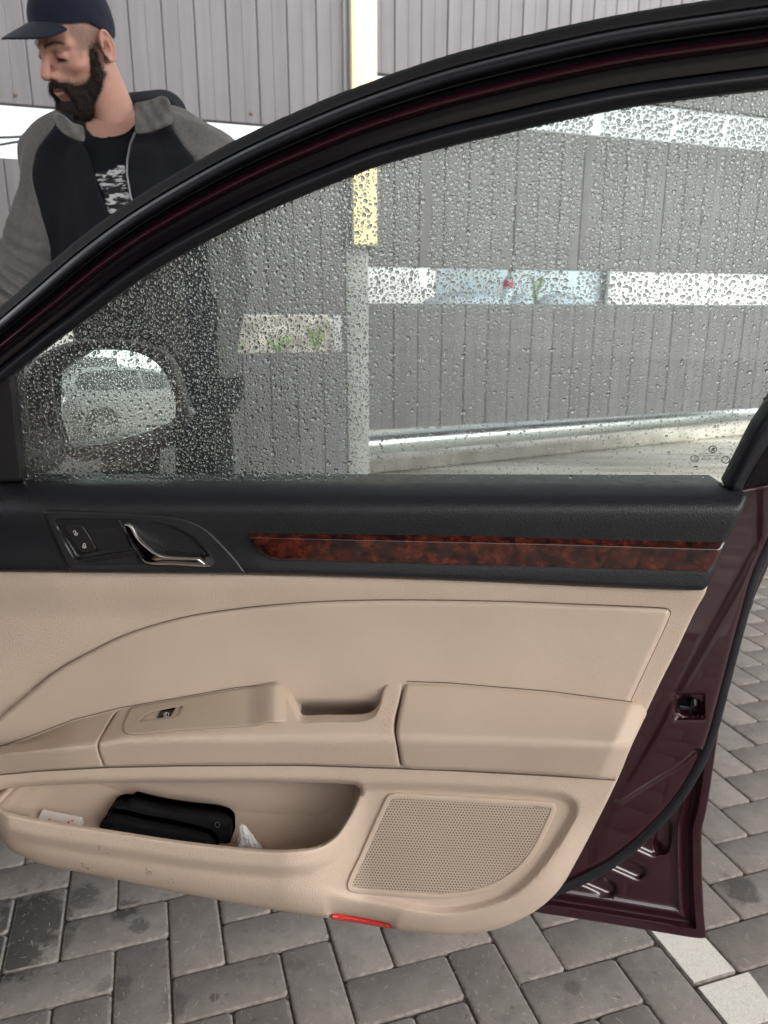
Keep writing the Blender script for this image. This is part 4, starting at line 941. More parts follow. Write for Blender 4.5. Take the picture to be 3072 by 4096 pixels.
panel('release_lever', HO, lambda x, y, d: w_black(x, np.full_like(y, 2130.)) - .004 + .016 * sm(470, 640, x) + .0045 * np.sin(np.clip(d / 22, 0, 1) * PI / 2), M['chrome'], hd, 5, .010, 7, .0035)

# --- beige lower trim
YS = [(-300, 3128), (0, 3098), (145, 3084), (416, 3069), (723, 3062), (1200, 3060), (1604, 3073), (1868, 3084), (2200, 3102), (2446, 3118), (2600, 3130)]
SPK_B = crom([(1240, 3145), (1470, 3133), (1850, 3143), (2200, 3166), (2262, 3180), (2300, 3206), (2308, 3245), (2258, 3345), (2174, 3465), (2097, 3548), (2000, 3608), (1784, 3654), (1560, 3622), (1313, 3578), (1150, 3520), (1120, 3300)], True, 14)
PKT = [(-16, 3195), (-4, 3166), (20, 3155), (72, 3148), (362, 3134), (868, 3129), (1200, 3130), (1380, 3136), (1420, 3141), (1439, 3156), (1430, 3196), (1391, 3275), (1347, 3340), (1304, 3374), (1253, 3394), (1180, 3403), (1085, 3405), (940, 3394), (723, 3369), (434, 3325), (145, 3279), (29, 3253), (-6, 3232)]
PKTC = crom(PKT, True, 11)
LIP = [(-300, 3180), (-40, 3225), (29, 3253), (145, 3279), (434, 3325), (723, 3369), (940, 3394), (1085, 3404), (1180, 3402), (1253, 3393), (1304, 3372), (1347, 3338), (1391, 3272), (1430, 3194), (1500, 3190), (2400, 3190)]
def grip_recess(x, y): return .042 * sm(2795, 2865, y) * sm(1150, 1215, x) * (1 - sm(1465, 1535, x)) * (1 - sm(2965, 3010, y))
def w_trim(x, y):
    pts = np.stack([np.atleast_1d(x), np.atleast_1d(y)], 1).astype(float); x = pts[:, 0]; y = pts[:, 1]
    ys = I(x, YS); up = .016 - grip_recess(x, y) + .010 * (1 - sm(2330, 2480, y)) - .012 * (1 - sm(-150, 260, x)) * (1 - sm(2400, 2800, y)); lowr = sm(-70, -8, y - ys)
    base = .052 - .012 * sm(1400, 2500, x) * 0
    lip = I(x, LIP); bulge = .040 * sm(-75, -18, y - lip) * sm(-120, 40, x) * (1 - sm(1120, 1480, x))
    bulge = bulge - .012 * sm(lip + 55, lip + 110, y) * (1 - sm(1100, 1500, x))
    rec = -.011 * sm(10, -34, sdist(pts, SPK_B)) * sm(1240, 1500, x + 0 * y)
    ww = up * (1 - lowr) + (base + bulge + rec) * lowr
    band = .004 * (1 - sm(0, 26, np.abs(y - ys - 28))) * lowr * 0
    pk = sdist(pts, PKTC)
    return ww + band - .006 * (1 - sm(0, 22, pk)) * (y < lip - 10)
TR = [(-260, 2270, 1), (2600, 2335), (2830, 2345, 1), (2820, 2375), (2785, 2436), (2711, 2591), (2646, 2720), (2585, 2850), (2517, 3005), (2472, 3114), (2381, 3300), (2310, 3436), (2239, 3555), (2161, 3630), (2084, 3676), (2000, 3712), (1900, 3733), (1784, 3739), (1680, 3730), (1575, 3716, 1), (1560, 3698), (1533, 3688), (1439, 3670), (1345, 3656), (1322, 3660), (1318, 3675, 1), (1200, 3655), (1000, 3623), (651, 3557), (400, 3505), (174, 3459), (109, 3434), (43, 3398), (0, 3347), (-40, 3280), (-70, 3200), (-85, 3100), (-150, 2900), (-260, 2800, 1)]
panel('lower_trim', TR, lambda x, y, d: w_trim(x, y) - .030 * (1 - np.sqrt(np.clip(1 - (1 - np.clip(d / 100, 0, 1)) ** 2, 0, 1))) * sm(3230, 3420, y + (x > 1900) * 60), M['beige'], door, 11, .03, 12, .004, holes=[PKTC], hrnd=14, hdep=.006, hrim=.003)
# storage pocket: cavity swept back from the opening, floor hidden behind the lip
def pocket():
    n = len(PKTC); base = P(PKTC[:, 0], PKTC[:, 1], w_trim(PKTC[:, 0], PKTC[:, 1]) - .0095); V = []; rings = []
    cz = base[:, 2]; zmid = cz.mean(); lowf = sm(3215, 3330, PKTC[:, 1] - (PKTC[:, 0] - 0) * .0)
    for k, (t, drop, yk) in enumerate(((0, 0, None), (.02, .012, None), (.06, .035, None), (.3, .050, None), (.65, .055, None), (.9, .050, None), (1., .040, None))):
        yb = .042 + 0 * cz; q = base.copy(); q[:, 1] = base[:, 1] + (yb - base[:, 1]) * t; q[:, 2] -= drop * lowf
        q[:, 0] += (q[:, 0].mean() - q[:, 0]) * .02 * t * t; rings.append(q)
    for q in rings: V += list(q)
    Fc = []
    for k in range(len(rings) - 1):
        for i in range(n): j = (i + 1) % n; Fc.append((k * n + i, k * n + j, (k + 1) * n + j, (k + 1) * n + i))
    q = rings[-1]; poly = np.stack([q[:, 0], q[:, 2]], 1) 
    r = delaunay_2d_cdt([Vector(p) for p in poly], [(i, (i + 1) % n) for i in range(n)], [], 1, 1e-6)
    o0 = len(V); idx = {}
    for i, vv in enumerate(r[0]): V.append((vv[0], float(q[:, 1].mean()), vv[1]))
    for f in r[2]: Fc.append(tuple(o0 + i for i in f))
    bm = bmesh.new(); vs = [bm.verts.new(v) for v in V]
    for f in Fc:
        try: bm.faces.new([vs[i] for i in f])
        except ValueError: pass
    bmesh.ops.remove_doubles(bm, verts=bm.verts[:], dist=1e-5); bmesh.ops.recalc_face_normals(bm, faces=bm.faces[:])
    for f in bm.faces: f.normal_flip()
    me = bpy.data.meshes.new('storage_pocket'); bm.to_mesh(me); bm.free(); link('storage_pocket', me, M['beige_in'], door, True, 50)
pocket()
# --- soft insert
INS = [(-260, 3120, 1), (-150, 3010), (0, 2870), (109, 2776), (217, 2689), (362, 2606), (506, 2537), (723, 2472), (940, 2436), (1200, 2411), (1506, 2400), (2000, 2405), (2323, 2417), (2646, 2432), (2673, 2436), (2683, 2448), (2672, 2481), (2582, 2675), (2510, 2830, 1), (2400, 2960, 1), (-260, 3160, 1)]
def w_ins(x, y, d=None):
    return .0235 - grip_recess(x, y) + .006 * sm(2500, 2800, y) - .010 * (1 - sm(-150, 300, x)) * (1 - sm(2500, 2900, y))
panel('door_insert', INS, lambda x, y, d: w_ins(x, y), M['beige_soft'], door, 11, .012, 20, .0090)
# --- armrest
YT = [(-260, 3060), (0, 2987), (109, 2950), (289, 2881), (477, 2833), (723, 2790), (940, 2752), (1120, 2732), (1350, 2722), (1622, 2725), (1796, 2731), (2200, 2765), (2549, 2811), (2620, 2830)]
YR = [(-260, 3060), (0, 3012), (391, 2971), (480, 2952), (700, 2945), (1600, 2939), (2200, 2957), (2452, 2968), (2600, 2975)]
def w_arm(x, y):
    yt, yr, ys = I(x, YT), I(x, YR), I(x, YS); t = (y - yt) / np.maximum(yr - yt, 8)
    top = .026 + .060 * t; front = .086 + .006 - .020 * (y - yr) / np.maximum(ys - yr, 20)
    return softmin(top, front, .012) - .025 * (1 - sm(-200, 300, x))
YTp = lambda x: I(x, YT)
panel('armrest_front', [(-260, 3050, 1), (0, 2988), (109, 2951), (289, 2882), (470, 2836, 1), (440, 2880), (408, 2935), (388, 2972), (389, 3000), (411, 3066, 1), (145, 3081), (0, 3094), (-260, 3122, 1)], lambda x, y, d: w_arm(x, y), M['beige'], door, 10, .02, 8, .0025)
panel('armrest_grip', [(478, 2835, 1), (600, 2816), (860, 2772), (1075, 2745, 1), (1150, 2790), (1192, 2870), (1200, 2884), (1289, 2884), (1463, 2878), (1499, 2858), (1517, 2820), (1532, 2762), (1548, 2735), (1570, 2726), (1612, 2727, 1), (1598, 2800), (1580, 2870), (1576, 2917), (1582, 2960), (1600, 3066, 1), (1362, 3061), (1000, 3055), (723, 3058), (420, 3066, 1), (397, 3000), (396, 2972), (416, 2935), (448, 2880)], lambda x, y, d: w_arm(x, y), M['beige'], door, 9, .015, 9, .0035)
panel('armrest_pad', [(1622, 2727, 1), (1796, 2733), (2200, 2767), (2535, 2810), (2572, 2822), (2587, 2850), (2570, 2890), (2517, 3003), (2477, 3100), (2464, 3112), (2440, 3116), (2200, 3099), (1868, 3081), (1625, 3071), (1609, 3062), (1596, 3000), (1585, 2935), (1590, 2880), (1606, 2800)], lambda x, y, d: w_arm(x, y) + .002 - .025 * sm(2480, 2600, x + (y - 2900) * .45), M['beige_soft'], door, 10, .02, 16, .006)
SWH = np.array([(556, 2886), (580, 2860), (600, 2850), (732, 2823), (716, 2856), (704, 2867)], float)
sp_ = panel('switch_panel', [(524, 2828, 1), (723, 2793), (940, 2756), (1080, 2738), (1108, 2737), (1128, 2745), (1157, 2776), (1182, 2826), (1194, 2866), (1180, 2884), (1070, 2891), (1027, 2904), (998, 2907), (723, 2922), (521, 2937), (497, 2930), (490, 2908), (502, 2870)], lambda x, y, d: w_arm(x, y) + .0045 + .007 * sm(985, 1085, x) - .030 * sm(1090, 1215, x), M['beige_dark'], door, 7, .02, 9, .0035, holes=[SWH], hrnd=3, hdep=.0006, hrim=.0008)
ws = panel('window_switch', [(627, 2872, 1), (641, 2846, 1), (699, 2838, 1), (682, 2866, 1)], lambda x, y, d: w_arm(x, y) + .003 + .0015 * np.sin((x - 627) / 71 * PI), M['black_gloss'], sp_, 5, .008, 4, .001, smooth_out=False)
prints('window_symbol', [ribbon('', [(656, 2867), (656, 2856), (665, 2851), (675, 2852), (673, 2866)], 2.4, 0, None, None, closed=True), ribbon('', [(664, 2864), (665, 2855)], 2.4, 0, None, None)], lambda x, y: w_arm(x, y) + .0052, M['white_print'], ws)
# dark strips that paint the shade into the seams between trim pieces
M['gap'] = pm('trim_gap_shade', (.13, .096, .075), .8, spec=.1)
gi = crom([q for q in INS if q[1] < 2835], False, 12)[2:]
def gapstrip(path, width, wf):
    v, f = ribbon('', path, width, 0, None, None); v = np.array(v); link('gap_shade', mesh('gap_shade', P(v[:, 0], v[:, 1], wf(v[:, 0], v[:, 1])), f), M['gap'], door, False)
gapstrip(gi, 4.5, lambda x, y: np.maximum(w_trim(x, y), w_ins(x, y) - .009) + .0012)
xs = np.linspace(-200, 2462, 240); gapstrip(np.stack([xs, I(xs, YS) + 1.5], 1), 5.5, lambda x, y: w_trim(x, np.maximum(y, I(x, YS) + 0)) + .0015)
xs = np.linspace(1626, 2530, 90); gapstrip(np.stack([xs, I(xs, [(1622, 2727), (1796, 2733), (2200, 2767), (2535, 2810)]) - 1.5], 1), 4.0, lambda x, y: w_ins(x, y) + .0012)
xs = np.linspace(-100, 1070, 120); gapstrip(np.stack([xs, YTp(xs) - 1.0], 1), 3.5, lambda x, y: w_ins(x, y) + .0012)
# --- loudspeaker grille
GR = [(1576, 3174), (1700, 3179), (2000, 3196), (2190, 3209), (2217, 3217), (2224, 3238), (2200, 3300), (2136, 3423), (2081, 3486), (2019, 3533), (1940, 3568), (1823, 3592), (1705, 3595), (1549, 3583), (1415, 3571), (1393, 3560), (1389, 3536), (1440, 3420), (1533, 3212), (1549, 3184)]
GC = crom(GR, True, 12); cen = GC.mean(0)
def inset(poly, dpx):
    t = np.roll(poly, -1, 0) - np.roll(poly, 1, 0); t /= np.linalg.norm(t, axis=1)[:, None]; nn = np.stack([-t[:, 1], t[:, 0]], 1); nn *= np.sign(area(poly)); return poly + nn * dpx
GI = inset(GC, 22)
sg = panel('speaker_grille', GR, lambda x, y, d: w_trim(x, y) + .0035, M['beige'], door, 9, .010, 7, .002, holes=[GI], hrnd=5, hdep=.001)
perforated('grille_mesh', [tuple(q) for q in inset(GC, 17)[::3]], 11.9, 3.45, lambda x, y: w_trim(x, y) + .0030, M['beige_soft'], sg, margin=3, ang=.05)
panel('speaker_cone', [tuple(q) for q in inset(GC, 12)[::4]], lambda x, y, d: w_trim(x, y) + .0008 - .0 * d, pm('speaker_cloth', (.15, .118, .094), .9), sg, 40, 0)
# --- red reflector in the lower edge
panel('door_reflector', [(1321, 3667), (1326, 3659), (1345, 3657), (1439, 3671), (1533, 3689), (1562, 3698), (1580, 3715), (1560, 3714), (1470, 3700), (1390, 3687), (1330, 3678)], lambda x, y, d: w_trim(x, np.full_like(y, 3560.)) - .022 + .004 * np.sin(np.clip(d / 12, 0, 1) * PI / 2), M['red_lens'], door, 7, .02, 4, .001)
# scuffs on the pocket lip
sc = []
for (cx, cy, n, sx) in ((410, 3395, 9, 20), (340, 3463, 15, 14), (592, 3487, 15, 12), (680, 3528, 6, 18), (280, 3335, 2, 6)):
    for _ in range(n):
        x0 = cx + rng.normal(0, sx * .7); y0 = cy + (x0 - cx) * .35 + rng.normal(0, 6); l = rng.uniform(3, 8); a = rng.normal(.9, .4); sc.append(ribbon('', [(x0, y0), (x0 + l * math.cos(a), y0 + l * math.sin(a))], rng.uniform(.8, 1.6), 0, None, None))
def w_trim_edge(x, y):
    d = pdist(np.stack([x, y], 1), crom(TR, True, 14)); return w_trim(x, y) - .030 * (1 - np.sqrt(np.clip(1 - (1 - np.clip(d / 100, 0, 1)) ** 2, 0, 1))) * sm(3230, 3420, y)
o = prints('scuff_marks', sc, lambda x, y: w_trim_edge(x, y) + .0012, pm('scuff_black', (.03, .025, .022), .8), door); tag(o, kind='stuff')

# ------------------------------------------------------------------ things lying in the pocket
DOOR_W = lambda o: setattr(o, 'matrix_world', Matrix.Translation(DOOR0) @ Matrix.Rotation(-YAW, 4, 'Z'))
M['pouch'] = pm('black_fabric', (.009, .009, .0105), .85, spec=.12, var=(90, .25), bump=[('noise', 900, .35, .0008), ('noise', 70, .4, .004)])
pc = empty('zip_pouch', tuple(DOOR0), -YAW); tag(pc, 'black fabric pouch with a snap button lying in the beige door pocket', 'pouch')
def pp(name, ol, w0, th, rnd, dep, mat, ridge=0.):
    return panel(name, ol, lambda x, y, d: w0 + ridge * np.sin(x / 37 + y / 29) + ridge * .7 * np.sin(x / 71 - y / 23), mat, pc, 9, th, rnd, dep, back=True)
pp('back_flap', [(430, 3255), (440, 3232), (470, 3218), (505, 3217), (520, 3207), (545, 3212), (640, 3234), (760, 3252), (850, 3262), (895, 3274), (918, 3295), (922, 3320), (915, 3400), (880, 3425), (440, 3400)], .012, .024, 26, .008, M['pouch'], .0007)
pp('front_flap', [(400, 3320), (405, 3290), (425, 3270), (470, 3270), (560, 3290), (680, 3312), (780, 3335), (835, 3355), (865, 3400), (860, 3430), (420, 3420)], .034, .022, 24, .008, M['pouch'], .0006)
v, f = ring_s(870, 3299, 9, 10, 4.5, 22); o = prints('snap_button', [(v, f)], .0132, M['steel'], pc)
v, f = ribbon('', [(447, 3262), (560, 3276), (700, 3300), (800, 3320), (850, 3345)], 2.5, 0, None, None); prints('seam', [(v, f)], .0128, M['rubber'], pc)
M['carton'] = pm('white_carton', (.56, .50, .455), .7, var=(60, .06))
bx = empty('paper_box', (0, 0, 0)); c = P(238, 3296, .052); 
bm = bmesh.new(); box(bm, (0, 0, 0), (.056, .024, .018), bev=.001, seg=1); o = bm_obj('carton', bm, M['carton'], bx)
bm = bmesh.new()
for q, (sx, sy) in enumerate(((-.012, .0), (.014, .001), (.016, -.004), (.018, .004))):
    bmesh.ops.create_circle(bm, cap_ends=True, radius=[.0016, .0022, .0016, .0018][q], segments=8, matrix=Matrix.Translation((sx, sy, .00925)))
o = bm_obj('red_motif', bm, pm('faded_red_print', (.42, .16, .15), .7), bx); tag(o, kind='stuff')
Wm = Matrix.Translation(DOOR0) @ Matrix.Rotation(-YAW, 4, 'Z') @ Matrix.Translation(c) @ Matrix.Rotation(RAD(9), 4, 'Y') @ Matrix.Rotation(RAD(28), 4, 'X'); bx.matrix_world = Wm
tag(bx, 'small white carton box with faded red print in the left end of the door pocket', 'box')
bm = bmesh.new(); bmesh.ops.create_icosphere(bm, subdivisions=4, radius=1.)
for v in bm.verts:
    p = v.co.copy(); n = mnoise.cell(p * 2.3) * .25 + abs(mnoise.noise(p * 3.1)) * .7 - .2; v.co = p * (1 + n * .5); tz = (v.co.z + 1) * .5; v.co.x *= 1.15 - .8 * tz; v.co.y *= 1.1 - .6 * tz
bmesh.ops.scale(bm, vec=(.020, .010, .031), verts=bm.verts[:]); bmesh.ops.rotate(bm, cent=(0, 0, 0), matrix=Matrix.Rotation(RAD(-12), 3, 'Y'), verts=bm.verts[:])
M['tissue'] = pm('white_tissue', (.58, .57, .55), .9, spec=.1, bump=[('noise', 260, .5, .002)])
o = bm_obj('crumpled_tissue', bm, M['tissue'], None, False); o.matrix_world = Matrix.Translation(DOOR0) @ Matrix.Rotation(-YAW, 4, 'Z') @ Matrix.Translation(P(992, 3378, .026)); tag(o, 'crumpled white paper tissue beside the black pouch in the door pocket', 'tissue')
# ------------------------------------------------------------------ the man standing beyond the door
def rotm(yaw, tilt, roll):
    return np.array((Matrix.Rotation(RAD(yaw), 3, 'Z') @ Matrix.Rotation(RAD(tilt), 3, 'X') @ Matrix.Rotation(RAD(roll), 3, 'Y')))
HR = rotm(-35, 30, 10); HC = np.array([-.702, 1.937, 1.743]); BO = np.array([-.60, 1.97, 0.])
HS = .935
toW = lambda v: HC + np.array([-.004, 0, .008]) + (np.asarray(v) * HS) @ HR.T
toL = lambda p: ((np.asarray(p) - HC - np.array([-.004, 0, .008])) @ HR) / HS
def headf(X, Y, Z):
    AX = np.abs(X)
    d = ell(X, Y, Z, (0, .012, .032), (.075, .098, .088))
    d = sU(d, ell(X, Y, Z, (0, -.030, -.040), (.061, .064, .078)), .03)
    d = sU(d, cap(AX, Y, Z, (.052, .004, -.062), (.018, -.070, -.108), .020, .017), .025)
    d = sU(d, ell(X, Y, Z, (0, -.080, -.112), (.022, .016, .016)), .018)
    d = sU(d, cap(AX, Y, Z, (.010, -.089, .019), (.050, -.066, .020), .0105, .009), .014)      # brow
    d = sS(d, ell(AX, Y, Z, (.033, -.098, -.004), (.021, .019, .0125)), .012)                  # eye socket
    d = sU(d, ell(AX, Y, Z, (.048, -.058, -.026), (.022, .022, .016)), .02)                    # cheekbone
    d = sU(d, ell(AX, Y, Z, (.0325, -.0765, -.0035), (.0155, .0135, .0120)), .005)             # lids
    d = sS(d, cap(AX, Y, Z, (.022, -.0905, -.0085), (.044, -.0850, -.0085), .0016), .0015)      # slit between the lids
    d = sU(d, cap(X, Y, Z, (0, -.089, .012), (0, -.119, -.030), .0085, .0105), .012)           # nose
    d = sU(d, ell(X, Y, Z, (0, -.119, -.034), (.0115, .0115, .0105)), .006)
    d = sU(d, ell(AX, Y, Z, (.0125, -.105, -.037), (.0075, .012, .0085)), .005)
    d = sS(d, ell(AX, Y, Z, (.0065, -.113, -.0455), (.0032, .0050, .004)), .002)
    d = sU(d, ell(X, Y, Z, (0, -.088, -.068), (.032, .018, .026)), .018)                       # muzzle
    d = sU(d, cap(AX, Y, Z, (0, -.1065, -.0665), (.020, -.0965, -.0695), .0052, .003), .004)
    d = sU(d, cap(AX, Y, Z, (0, -.1040, -.0785), (.017, -.0960, -.0765), .0068, .004), .004)
    d = sS(d, cap(AX, Y, Z, (0, -.113, -.0722), (.022, -.099, -.0722), .0015), .002)
    e = ell(AX, Y, Z, (.0795, .020, -.010), (.0085, .0185, .031))                               # ear
    yy = (Y - .020) / .0175; zz = (Z + .010) / .030; rr = np.sqrt(yy * yy + zz * zz) + 1e-6
    rim = np.sqrt(((rr - 1) * .021) ** 2 + (AX - .0855) ** 2) - .0042
    e = sU(e, rim, .004); e = sS(e, ell(AX, Y, Z, (.0915, .0165, -.011), (.0125, .0092, .0165)), .003); e = sU(e, cap(AX, Y, Z, (.0845, .0265, -.022), (.0845, .0255, .006), .0030), .003); e = sU(e, cap(AX, Y, Z, (.082, .006, -.016), (.083, .007, -.006), .0035), .003); e = sS(e, ell(AX, Y, Z, (.0895, .021, .010), (.0055, .0065, .010)), .003)
    e = sU(e, ell(AX, Y, Z, (.079, .012, -.036), (.007, .008, .009)), .006)
    d = sU(d, e, .006)
    return d
NB = toL(BO + np.array([-.025, .022, 1.545]))
def skinf(X, Y, Z):
    d = headf(X, Y, Z); n = cap(X, Y, Z, (0, .032, -.050), NB, .050, .058); n = sU(n, cap(np.abs(X), Y, Z, (.050, .03, -.06), (.018, -.010, -.19), .016), .02)
    return sU(d, n, .022)
hv, hf = snets(skinf, (-.115, -.145, -.32), (.115, .19, .145), .0025)
# body under the clothes, in metres from the feet
SHL, SHR = (-.175, .0, 1.505), (.165, .015, 1.490)
ELL, ELR = (-.275, -.01, 1.270), (.180, .10, 1.24); WRL, WRR = (-.37, -.16, 1.09), (.140, .06, 1.01)
def torsof(X, Y, Z):
    d = ell(X, Y, Z, (-.005, .015, 1.36), (.185, .120, .22)); d = sU(d, cap(X, Y, Z, SHL, SHR, .070), .06)
    d = sU(d, ell(X, Y, Z, (.015, .01, 1.10), (.160, .112, .22)), .10); d = sU(d, ell(X, Y, Z, (.020, .015, .97), (.155, .115, .11)), .08)
    return sU(d, cap(np.abs(X + .015), Y, Z, (.02, .03, 1.585), (.12, .01, 1.545), .045), .05)
def armsf(X, Y, Z, g=0.):
    a = sU(cap(X, Y, Z, SHL, ELL, .060 + g, .046 + g), cap(X, Y, Z, ELL, WRL, .046 + g, .030 + g), .02)
    b = sU(cap(X, Y, Z, SHR, ELR, .060 + g, .046 + g), cap(X, Y, Z, ELR, WRR, .046 + g, .030 + g), .02)
    return np.minimum(a, b)
HIPS = [((-.070, .01, .92), (-.085, -.01, .50), (-.095, .03, .07)), ((.110, .02, .92), (.135, -.005, .50), (.150, .03, .07))]
def legsf(X, Y, Z, g=0.):
    d = None
    for a, b, c in HIPS:
        q = sU(cap(X, Y, Z, a, b, .066 + g, .054 + g), cap(X, Y, Z, b, c, .056 + g, .040 + g * 1.6), .03); d = q if d is None else sU(d, q, .02)
    return d
def handf(X, Y, Z, w, dr, sd):
    dr = np.array(dr, float); dr /= np.linalg.norm(dr); sd = np.array(sd, float); sd -= dr * (sd @ dr); sd /= np.linalg.norm(sd); nr = np.cross(dr, sd); w = np.array(w)
    d = cap(X, Y, Z, w, w + dr * .03, .026, .03); d = sU(d, cap(X, Y, Z, w + dr * .05 - sd * .022, w + dr * .05 + sd * .022, .017), .03); d = sU(d, cap(X, Y, Z, w + dr * .085 - sd * .028, w + dr * .085 + sd * .028, .0125), .025)
    for k, (o, L) in enumerate(((-.030, .060), (-.010, .074), (.011, .070), (.030, .055))):
        p0 = w + dr * .085 + sd * o; p1 = p0 + dr * L * .45 + sd * o * .12; p2 = p1 + (dr * .8 + nr * .6) * L * .33; p3 = p2 + (dr * .45 + nr * .9) * L * .25
        f = np.minimum(np.minimum(cap(X, Y, Z, p0, p1, .0092, .0085), cap(X, Y, Z, p1, p2, .0085, .0078)), cap(X, Y, Z, p2, p3, .0078, .0068)); d = sU(d, f, .006)
    t0 = w + dr * .025 - sd * .024; t1 = t0 + (dr * .6 - sd * .75 + nr * .25) * .042; t2 = t1 + (dr * .85 - sd * .25 + nr * .35) * .030
    return sU(d, np.minimum(cap(X, Y, Z, t0, t1, .013, .0105), cap(X, Y, Z, t1, t2, .0105, .0085)), .012)
bv, bf = snets(lambda X, Y, Z: sU(sU(torsof(X, Y, Z), armsf(X, Y, Z), .03), legsf(X, Y, Z), .04), (-.46, -.26, .02), (.34, .22, 1.66), .013)
hands = []
for wr, el, s in ((WRL, ELL, 1), (WRR, ELR, -1)):
    dr = np.array(wr) - np.array(el); dr /= np.linalg.norm(dr); c = np.array(wr) + dr * .09
    hands.append(snets(lambda X, Y, Z: handf(X, Y, Z, wr, dr, (s * .3, -1, .2)), c - .15, c + .15, .0045))
V = [toW(hv)]; F = [hf]; off = len(hv)
for v, f in [(bv, bf)] + hands: V.append(v + BO); F.append(f + off); off += len(v)
V = np.vstack(V); F = np.vstack(F)
person = link('person', mesh('person', V, F), None, None, True, None)
tag(person, 'bearded man in navy cap and black jacket with grey sleeves, looking down behind the door', 'person')
def bregion(X, Y, Z):
    AX = np.abs(X); yk = np.array([-.115, -.095, -.080, -.066, -.052, -.040, -.031, -.024, -.010, .02]); zk = np.array([-.052, -.055, -.066, -.071, -.068, -.056, -.034, -.010, -.004, -.004])
    zu = np.interp(Y, yk, zk).astype(np.float32); r = (Z - zu) * .75
    rear = Y - np.interp(Z, [-.15, -.12, -.08, -.03, .01], [-.045, -.036, -.010, -.003, -.008]).astype(np.float32); r = np.maximum(r, rear * .8)
    mouth = np.maximum(np.maximum(AX - .0225, -(Z + .098)), Z + .0645) ; mouth = np.maximum(mouth, -(.085 + Y) * -1 * 0 - 1)
    r = np.maximum(r, -mouth); return r; patch = np.sqrt((AX * .9) ** 2 + ((Z + .094) * 1.2) ** 2 + 0 * Y) - .010
    return np.maximum(r, -patch)
# skin colour and painted shade follow the face: redder nose, cheeks and ears, cropped hair at the temples, eyebrows, lips
col = np.tile(np.array([.57, .32, .25]), (len(V), 1)); x, y, z = hv.T; ax = np.abs(x)
def blend(mask, c): 
    m = mask[:, None]; col[:len(hv)] = col[:len(hv)] * (1 - m) + np.array(c) * m
nz = np.array([mnoise.noise(Vector(p) * 60) for p in hv]); nz2 = np.array([mnoise.noise(Vector(p) * 260) for p in hv])
blend(np.clip(nz * .8 + nz2 * .35 + .25, 0, .75), (.55, .295, .23))
blend(.55 * np.exp(-(x ** 2 + (y + .118) ** 2 + (z + .03) ** 2) / .018 ** 2), (.62, .27, .225))
blend(.45 * np.exp(-((ax - .05) ** 2 + (y + .06) ** 2 + (z + .028) ** 2) / .026 ** 2), (.62, .285, .235))
blend(.55 * (ax > .078) * np.exp(-((y - .02) ** 2 + (z + .01) ** 2) / .035 ** 2), (.66, .30, .25))
blend(.55 * (ax > .079) * np.exp(-(((y - .017) / .010) ** 2 + ((z + .008) / .017) ** 2)), (.33, .13, .10))  # shade painted into the ear hollow
temple = sm(-.062, -.040, y + nz * .012) * sm(-.022, .004, z + nz * .012) * (1 - sm(.075, .082, ax)) * sm(.035, .055, ax)
blend(np.clip(temple * (.62 + .25 * nz2), 0, 1), (.17, .125, .105))
blend(.35 * np.exp(-(((ax - .033) / .017) ** 2 + ((z + .002) / .010) ** 2)) * (y < -.05), (.44, .24, .195))
tb = np.clip((ax - .012) / .040, 0, 1); zb = .0225 + .006 * np.sin(tb * PI * .8) - .004 * tb; brow = np.exp(-((z - zb) / (.0052 - .0022 * tb)) ** 2 * 1.2) * sm(.006, .012, ax) * (1 - sm(.050, .058, ax)) * (y < -.05)
blend(np.clip(brow * (1.05 + .35 * nz2), 0, .95), (.035, .024, .020))
slit = np.exp(-(((ax - .033) / .0135) ** 4 + ((z + .0088 + .004 * ((ax - .033) / .0135) ** 2) / .0044) ** 2)) * (y < -.06); blend(np.clip(slit * 1.4, 0, .96), (.010, .007, .006))
crs = np.exp(-(((ax - .034) / .0165) ** 4 + ((z - .0065) / .0022) ** 2)) * (y < -.06); blend(.55 * crs, (.17, .085, .07))  # shade painted into the lid crease
lip = np.exp(-((x / .022) ** 4 + ((z + .0725) / .0085) ** 2)) * (y < -.085); blend(.75 * lip, (.47, .165, .145))
mline = np.exp(-((x / .022) ** 4 + ((z + .0722) / .0016) ** 2)) * (y < -.085); blend(.8 * mline, (.09, .03, .03))  # shade painted between the lips
bv0 = bregion(x, y, z); stub = np.exp(-np.maximum(bv0, 0) / .0045) * (z < .004) * (y < .012) * (headf(x, y, z) < .0025); blend(np.clip(stub * (.75 + .5 * nz2), 0, .85) * (1 - np.clip(lip * 1.6, 0, 1)), (.055, .036, .030))
at = person.data.color_attributes.new('skin', 'FLOAT_COLOR', 'POINT'); at.data.foreach_set('color', np.hstack([col, np.ones((len(col), 1))]).astype(np.float32).ravel())
sk = pm('skin', (.5, .28, .2), .48, spec=.35, bump=[('noise', 520, .30, .0010), ('noise', 120, .25, .0025)]); t = sk.node_tree; b = t.nodes['Principled BSDF']; a = t.nodes.new('ShaderNodeAttribute'); a.attribute_name = 'skin'; t.links.new(a.outputs['Color'], b.inputs['Base Color'])
b.inputs['Subsurface Weight'].default_value = .12; b.inputs['Subsurface Radius'].default_value = (.01, .004, .002)
person.data.materials.append(sk)
